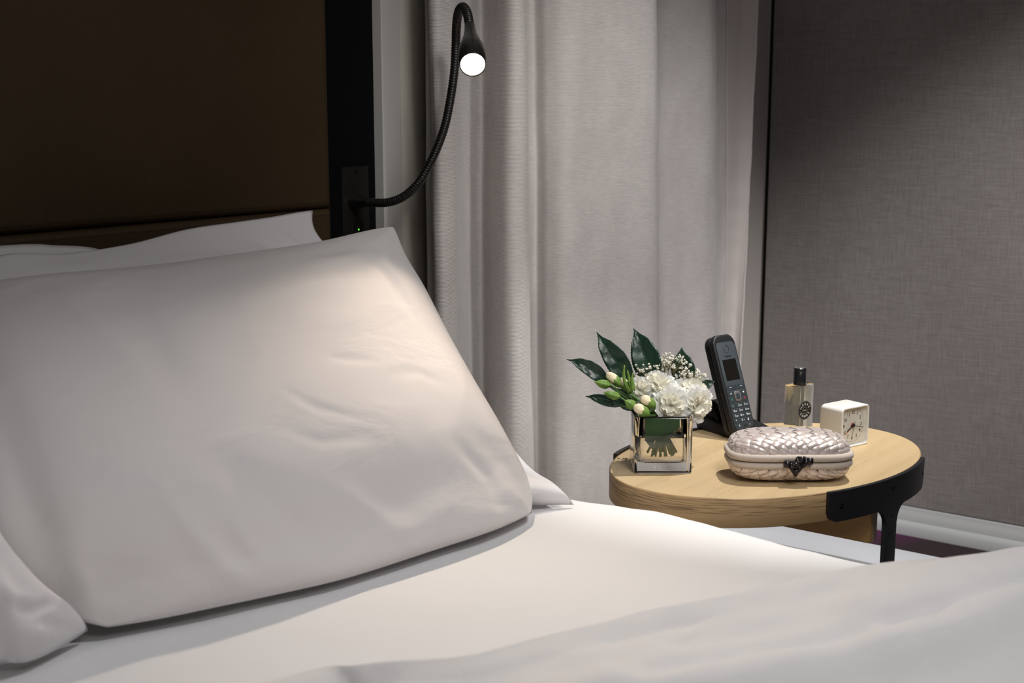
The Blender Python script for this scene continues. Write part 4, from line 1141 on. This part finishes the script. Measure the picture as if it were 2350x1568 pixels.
# ------------------------------------------------------------------ telephone
AL = radians(36); Wd = RT * cos(AL) + FD * sin(AL); YW = atan2(Wd.y, Wd.x); Nf = RT * sin(AL) - FD * cos(AL)
M_ph = mat('black_phone_plastic', (.012, .012, .014), .45, spec=.45); bump(M_ph, noisey(M_ph, coords(M_ph), 1400, 2), .25, .0004)
M_phs = mat('black_phone_side', (.010, .010, .011), .30, spec=.5)
M_fp = mat('slate_faceplate', (.045, .056, .064), .38, spec=.5)
M_key = mat('slate_key', (.032, .041, .048), .40, spec=.5)
M_scr = mat('phone_screen', (.010, .009, .008), .12, spec=.6)
M_ink = mat('white_legend', (.72, .76, .78), .6)
M_nav = mat('grey_nav_ring', (.20, .18, .17), .35, metal=.4)
M_grn = mat('green_legend', (.02, .45, .20), .5); M_red = mat('red_legend', (.5, .02, .04), .5)
A_ = atz(1622, 985, ZT); B_ = atz(1668, 1010, ZT)
cr = (A_ + B_) / 2 + Wd * .039
cradle = thing('phone_cradle', 'black wedge-shaped charging cradle under the cordless telephone', 'charging cradle', (cr.x, cr.y, ZT), YW)
prof = [(-.050, .0), (-.052, .003), (-.051, .009), (-.046, .0115), (.0, .018), (.040, .0225), (.050, .0225), (.053, .019), (.049, .003), (.046, 0)]
bm = prism_bm(prof, -.038, .038, .003, 2, 'x'); from_bm('cradle_body', bm, M_ph, cradle)
# raised side rims and back wall that hold the handset
bm = prism_bm([(.004, .016), (.010, .030), (.024, .047), (.034, .049), (.041, .044), (.047, .020)], -.031, .031, .003, 2, 'x'); from_bm('cradle_back', bm, M_phs, cradle)
LEAN = radians(-21)
kb = Vector((0, -.004, .014))
hs_loc = atz(1716, 985, ZT + .018)
hsb = hs_loc - Wd * .001 - Nf * .004
PR = rotz(YW) @ Matrix.Rotation(LEAN, 4, 'X')
phone = thing('cordless_phone', 'black cordless telephone handset leaning back in its cradle', 'telephone', (hsb.x, hsb.y, ZT + .014), rot=PR.to_3x3())
PW, PH, PD = .050, .163, .025
out = rrect(PW, PH, .013, 7, 0, PH / 2 - .006)
out = [(x, y + (-.0 if y < PH / 2 else .004 * (1 - (x / (PW / 2)) ** 2))) for x, y in out]
bm = loft_bm(out, .0, .0125, .0035); from_bm('handset_front', bm, M_ph, phone)
for v in phone.children: pass
bm = loft_bm([(x * .96, y * .995 + .0003) for x, y in out], .0130, .0245, .004); from_bm('handset_back', bm, M_phs, phone)
# faceplate, front surface at local y = 0 (prism axis 'y' puts z1 at y=-z1)
FPW, FZ0, FZ1 = .0415, .004, .146
fpo = rrect(FPW, FZ1 - FZ0, .006, 6, 0, (FZ0 + FZ1) / 2)
fpo = [(x, y + (0 if y < .06 else .003 * (1 - (x / (FPW / 2)) ** 2))) for x, y in fpo]
from_bm('faceplate', prism_bm(fpo, -.002, .0009, .0006, 2, 'y'), M_fp, phone)
FL = FZ1 - FZ0
def fz(f_): return FZ1 - FL * f_
from_bm('display', prism_bm(rrect(.030, FL * .245, .0012, 3, 0, fz(.315)), 0, .0011, .0002, 1, 'y'), M_scr, phone)
earp = merge(tube([Vector((.0052 * cos(t), -.0009, fz(.075) + .0062 * sin(t))) for t in [2 * pi * k / 28 for k in range(28)]], .0004, 6, closed=True))
mobj('earpiece_ring', *earp, M_phs, phone)
mobj('brand_lettering', *text_part('Gigaset', .0050, .0002, face_at(0, -.0010, fz(.155))), M_phs, phone)
def key(name, x, z, w_, h_, texts, m=M_key, r=.0008, ink=None, proud=.0015):
    o = from_bm(name, prism_bm(rrect(w_, h_, r, 3, x, z), 0, proud, .0003, 1, 'y'), m, phone)
    if texts:
        ps = [text_part(s, sz, .0001, face_at(x + dx, -proud - .00008, z + dz), bold=.00004) for s, sz, dx, dz in texts]
        mobj('legend', *merge(*ps), ink or M_ink, o)
    return o
key('soft_key', -.0103, fz(.515), .0200, FL * .055, [('–', .0075, -.001, .0006)]); key('soft_key', .0103, fz(.515), .0200, FL * .055, [('–', .0075, .002, .0006)])
key('speaker_key', -.0138, fz(.585), .0130, FL * .058, None)
key('message_key', .0138, fz(.585), .0130, FL * .058, None)
key('talk_key', -.0138, fz(.655), .0130, FL * .070, None); key('end_key', .0138, fz(.655), .0130, FL * .070, None)
def shp(name, pts, x, z, m, par): return from_bm(name, prism_bm([(x + a, z + b) for a, b in pts], .0015, .0017, 0, 1, 'y'), m, par)
kk = {c.name: c for c in phone.children}
shp('legend', [(-.0016, -.0006), (-.0004, -.0006), (.001, -.0017), (.001, .0017), (-.0004, .0006), (-.0016, .0006)], -.0135, fz(.585), M_ink, kk['speaker_key'])
shp('legend', rrect(.0028, .0024, .0004, 3), .0145, fz(.585), M_ink, kk['message_key'])
arcp = [(.0022 * cos(radians(a)) + .001, .0030 * sin(radians(a)) - .001) for a in range(95, 190, 12)]; arcp += [(.0014 * cos(radians(a)) + .001, .0020 * sin(radians(a)) - .001) for a in range(188, 95, -12)]
shp('legend', arcp, -.0140, fz(.655), M_grn, kk['talk_key'])
arcp = [(.0026 * cos(radians(a)), .0024 * sin(radians(a)) - .001) for a in range(0, 181, 15)] + [(.0015 * cos(radians(a)), .0013 * sin(radians(a)) - .001) for a in range(180, -1, -15)]
shp('legend', arcp, .0145, fz(.655), M_red, kk['end_key'])
nav = from_bm('nav_ring', prism_bm(rrect(.0135, .0170, .0040, 6, 0, fz(.622)), 0, .0022, .0008, 2, 'y'), M_nav, phone)
nk = from_bm('nav_key', prism_bm(rrect(.0080, .0100, .0025, 5, 0, fz(.622)), .0015, .0026, .0004, 2, 'y'), M_key, nav)
rows = [('1', ''), ('2', 'abc'), ('3', 'def'), ('4', 'ghi'), ('5', 'jkl'), ('6', 'mno'), ('7', 'pqrs'), ('8', 'tuv'), ('9', 'wxyz'), ('*', ''), ('0', '+'), ('#', '')]
for i, (d_, s_) in enumerate(rows):
    x = (-.0134, 0, .0134)[i % 3]; z = fz((.727, .784, .841, .898)[i // 3])
    tx = [(d_, .0052, -.0022, 0)]
    if s_: tx.append((s_, .0029, .0022, -.0003))
    key('number_key', x, z, .0126, FL * .050, tx)
key('bottom_key', 0, fz(.957), .0395, FL * .048, [('R', .0042, -.011, 0), ('»', .0042, .012, 0)])
from_bm('microphone_slot', prism_bm(rrect(.006, .0014, .0006, 3, .001, fz(.962)), .0014, .0017, 0, 1, 'y'), M_phs, phone)

# ------------------------------------------------------------------ perfume bottle
pb = atz(1830, 999, ZT)
perf = thing('perfume_bottle', 'clear glass perfume bottle with black cap and round black label', 'perfume bottle', (pb.x, pb.y, ZT), YW)
BW, BD, BH = .0485, .026, .0845
M_glass2 = mat('perfume_glass', (.995, 1, .985), 0.0, trans=1, ior=1.15)
M_liq = mat('perfume_liquid', (.97, .955, .80), 0, trans=1, ior=1.002)
def oct_(w_, d_, c_): return [(w_ / 2 - c_, -d_ / 2), (w_ / 2, -d_ / 2 + c_), (w_ / 2, d_ / 2 - c_), (w_ / 2 - c_, d_ / 2), (-w_ / 2 + c_, d_ / 2), (-w_ / 2, d_ / 2 - c_), (-w_ / 2, -d_ / 2 + c_), (-w_ / 2 + c_, -d_ / 2)][::1]
def ccw(p_): return p_
gb = prism_bm(oct_(BW, BD, .0045), 0, BH, .0012, 2); from_bm('glass_body', gb, M_glass2, perf)
from_bm('perfume', prism_bm(oct_(BW - .008, BD - .008, .003), .008, BH - .006, .001, 1), M_liq, perf)
mobj('dip_tube', *tube([Vector((.001, 0, .010)), Vector((0, 0, .04)), Vector((0, 0, BH - .007))], .0009, 8), mat('clear_tube', (.85, .85, .8), .2), perf)
M_cap = mat('black_cap', (.010, .010, .012), .28, spec=.5)
mobj('cap', *lathe([(.0100, BH + .0002), (.0102, BH + .001), (.0100, BH + .0215), (.0097, BH + .0218), (.0097, BH + .0222), (.0100, BH + .0225), (.0100, BH + .0268), (.0088, BH + .0275)], 40), M_cap, perf)
mobj('cap_disc', *lathe([(.0086, BH + .0274), (.0084, BH + .0282), (.006, BH + .0285)], 32), mat('silver_disc', (.7, .72, .75), .22, metal=.9), perf)
LZ, LR = .0440, .0158
yl = -BD / 2 - .0003
lab = from_bm('label', prism_bm([(LR * cos(2 * pi * k / 64), LZ + LR * sin(2 * pi * k / 64)) for k in range(64)], -yl - .0001, -yl + .0003, 0, 1, 'y'), mat('black_label', (.006, .006, .006), .5), perf)
M_sil = mat('silver_print', (.62, .62, .60), .5)
yt = yl - .0004
ps = []
def ringp(r, w_): return merge((lambda a: a)((
    [Vector((rr_ * cos(2 * pi * k / 64), yt - .00002, LZ + rr_ * sin(2 * pi * k / 64))) for rr_ in (r - w_, r) for k in range(64)],
    [(k, (k + 1) % 64, 64 + (k + 1) % 64, 64 + k) for k in range(64)])))
ps += [ringp(LR * .955, .00028), ringp(LR * .34, .00028)]
for i, ch in enumerate('HERVE'):
    a = radians(90 + 62 - 31 * i); ps.append(text_part(ch, .0062, .0001, face_at(LR * .64 * cos(a), yt, LZ + LR * .64 * sin(a), a - pi / 2), bold=.00006))
for i, ch in enumerate('GAMBS'):
    a = radians(270 - 60 + 30 * i); ps.append(text_part(ch, .0060, .0001, face_at(LR * .64 * cos(a), yt, LZ + LR * .64 * sin(a), a + pi / 2), bold=.00006))
for a in (radians(180), 0): ps.append(text_part('•', .0035, .0001, face_at(LR * .66 * cos(a), yt, LZ + LR * .66 * sin(a))))
ps.append(text_part('PARIS', .0026, .0001, face_at(0, yt, LZ)))
mobj('label_print', *merge(*ps), M_sil, lab, smooth=False)

# ------------------------------------------------------------------ alarm clock
ck0 = atz(1990, 1019, ZT)
CWd, CDp, CH = .0650, .046, .0650
ckc = ck0 - Wd * (CWd / 2 - .002) - Nf * (CDp / 2)
clock = thing('alarm_clock', 'small square white alarm clock with black numerals behind the clutch', 'clock', (ckc.x, ckc.y, ZT), YW)
M_ck = mat('white_clock_plastic', (.78, .77, .74), .45)
M_dial = mat('clock_dial', (.74, .72, .66), .6)
M_blk = mat('clock_black', (.012, .012, .012), .5)
bm = bmesh.new()
o1 = rrect(CWd, CH, .007, 7, 0, CH / 2); i1 = rrect(CWd - .0055, CH - .0055, .0048, 7, 0, CH / 2)
yf, yd = -CDp / 2, -CDp / 2 + .0065
prof_r = [(rrect(CWd - .006, CH - .006, .005, 7, 0, CH / 2), CDp / 2), (o1, CDp / 2 - .004), (o1, yf + .001), (rrect(CWd - .0016, CH - .0016, .0064, 7, 0, CH / 2), yf), (rrect(CWd - .0046, CH - .0046, .0052, 7, 0, CH / 2), yf), (i1, yf + .001), (i1, yd)]
V = [[bm.verts.new((x, y, z)) for x, z in pr_] for pr_, y in prof_r]; n = len(o1)
for k in range(len(V) - 1):
    for i in range(n): j = (i + 1) % n; bm.faces.new((V[k][i], V[k][j], V[k + 1][j], V[k + 1][i]))
bm.faces.new(V[0]); bm.faces.new(V[-1][::-1])
from_bm('case', bm, M_ck, clock)
dial = from_bm('dial', prism_bm(rrect(CWd - .0057, CH - .0057, .0046, 5, 0, CH / 2), -yd + .0001, -yd + .0006, 0, 1, 'y'), M_dial, clock)
ydl = yd - .0007; cz = CH / 2 + .001
ps = []
for h in range(1, 13):
    a = pi / 2 - h * pi / 6; ps.append(text_part(str(h), .0082, .0001, face_at(.0205 * cos(a), ydl, cz + .0205 * sin(a)), .95, .00008))
mobj('numerals', *merge(*ps), M_blk, dial, smooth=False)
V, Fs = [], []
for k in range(60):
    a = 2 * pi * k / 60; r0, r1_, w_ = .0255, (.0283 if k % 5 else .0290), (.00016 if k % 5 else .0003)
    c_, s_ = cos(a), sin(a); o = len(V)
    for r, q in ((r0, -w_), (r0, w_), (r1_, w_), (r1_, -w_)): V.append((r * c_ - q * s_, ydl, cz + r * s_ + q * c_))
    Fs.append((o, o + 1, o + 2, o + 3))
mobj('minute_marks', V, Fs, M_blk, dial, smooth=False)
def hand(name, ang, ln, tail, w_, yy, m):
    a = radians(ang); d = Vector((cos(a), 0, sin(a))); s = Vector((-sin(a), 0, cos(a))) * w_ / 2; c = Vector((0, yy, cz))
    y2 = Vector((0, -.0004, 0)); q = [c - d * tail - s, c + d * ln - s * .8, c + d * ln + s * .8, c - d * tail + s]
    vs = q + [p_ + y2 for p_ in q]
    return mobj(name, vs, [(0, 1, 2, 3), (7, 6, 5, 4), (0, 4, 5, 1), (1, 5, 6, 2), (2, 6, 7, 3), (3, 7, 4, 0)], m, clock, smooth=False)
hand('alarm_hand', 218, .0205, .002, .0007, ydl - .0008, mat('red_hand', (.55, .02, .03), .5))
hand('hour_hand', 208, .0165, .004, .0018, ydl - .0016, M_blk)
hand('minute_hand', -14, .0235, .006, .0012, ydl - .0024, mat('green_black_hand', (.01, .03, .015), .5))
hand('second_hand', 258, .022, .007, .0005, ydl - .0032, M_blk)
mobj('alarm_disc', *xf(lathe([(.0038, .0003), (.0038, .0008)], 24), Matrix.Translation((0, ydl + .0002, cz)) @ Matrix.Rotation(pi / 2, 4, 'X')), mat('red_disc', (.45, .03, .05), .5), clock)
mobj('hub', *xf(lathe([(.0022, .001), (.0022, .0036), (.0014, .0042)], 20), Matrix.Translation((0, ydl, cz)) @ Matrix.Rotation(pi / 2, 4, 'X')), M_blk, clock)
M_lens = bpy.data.materials.new('clock_lens'); M_lens.use_nodes = True
nt = M_lens.node_tree; nt.nodes.clear()
fo = nt.nodes.new('ShaderNodeOutputMaterial'); mxs = nt.nodes.new('ShaderNodeMixShader'); tr = nt.nodes.new('ShaderNodeBsdfTransparent'); gl = nt.nodes.new('ShaderNodeBsdfGlossy'); fr = nt.nodes.new('ShaderNodeMath')
gl.inputs['Roughness'].default_value = .03; lwt = nt.nodes.new('ShaderNodeLayerWeight'); lwt.inputs[0].default_value = .25; fr.operation = 'MULTIPLY'; fr.inputs[1].default_value = .25; nt.links.new(lwt.outputs[1], fr.inputs[0])
nt.links.new(fr.outputs[0], mxs.inputs[0]); nt.links.new(tr.outputs[0], mxs.inputs[1]); nt.links.new(gl.outputs[0], mxs.inputs[2]); nt.links.new(mxs.outputs[0], fo.inputs[0])
from_bm('lens', prism_bm(rrect(CWd - .0052, CH - .0052, .0048, 5, 0, CH / 2), -yf - .0014, -yf - .0008, 0, 1, 'y'), M_lens, clock, smooth=False)
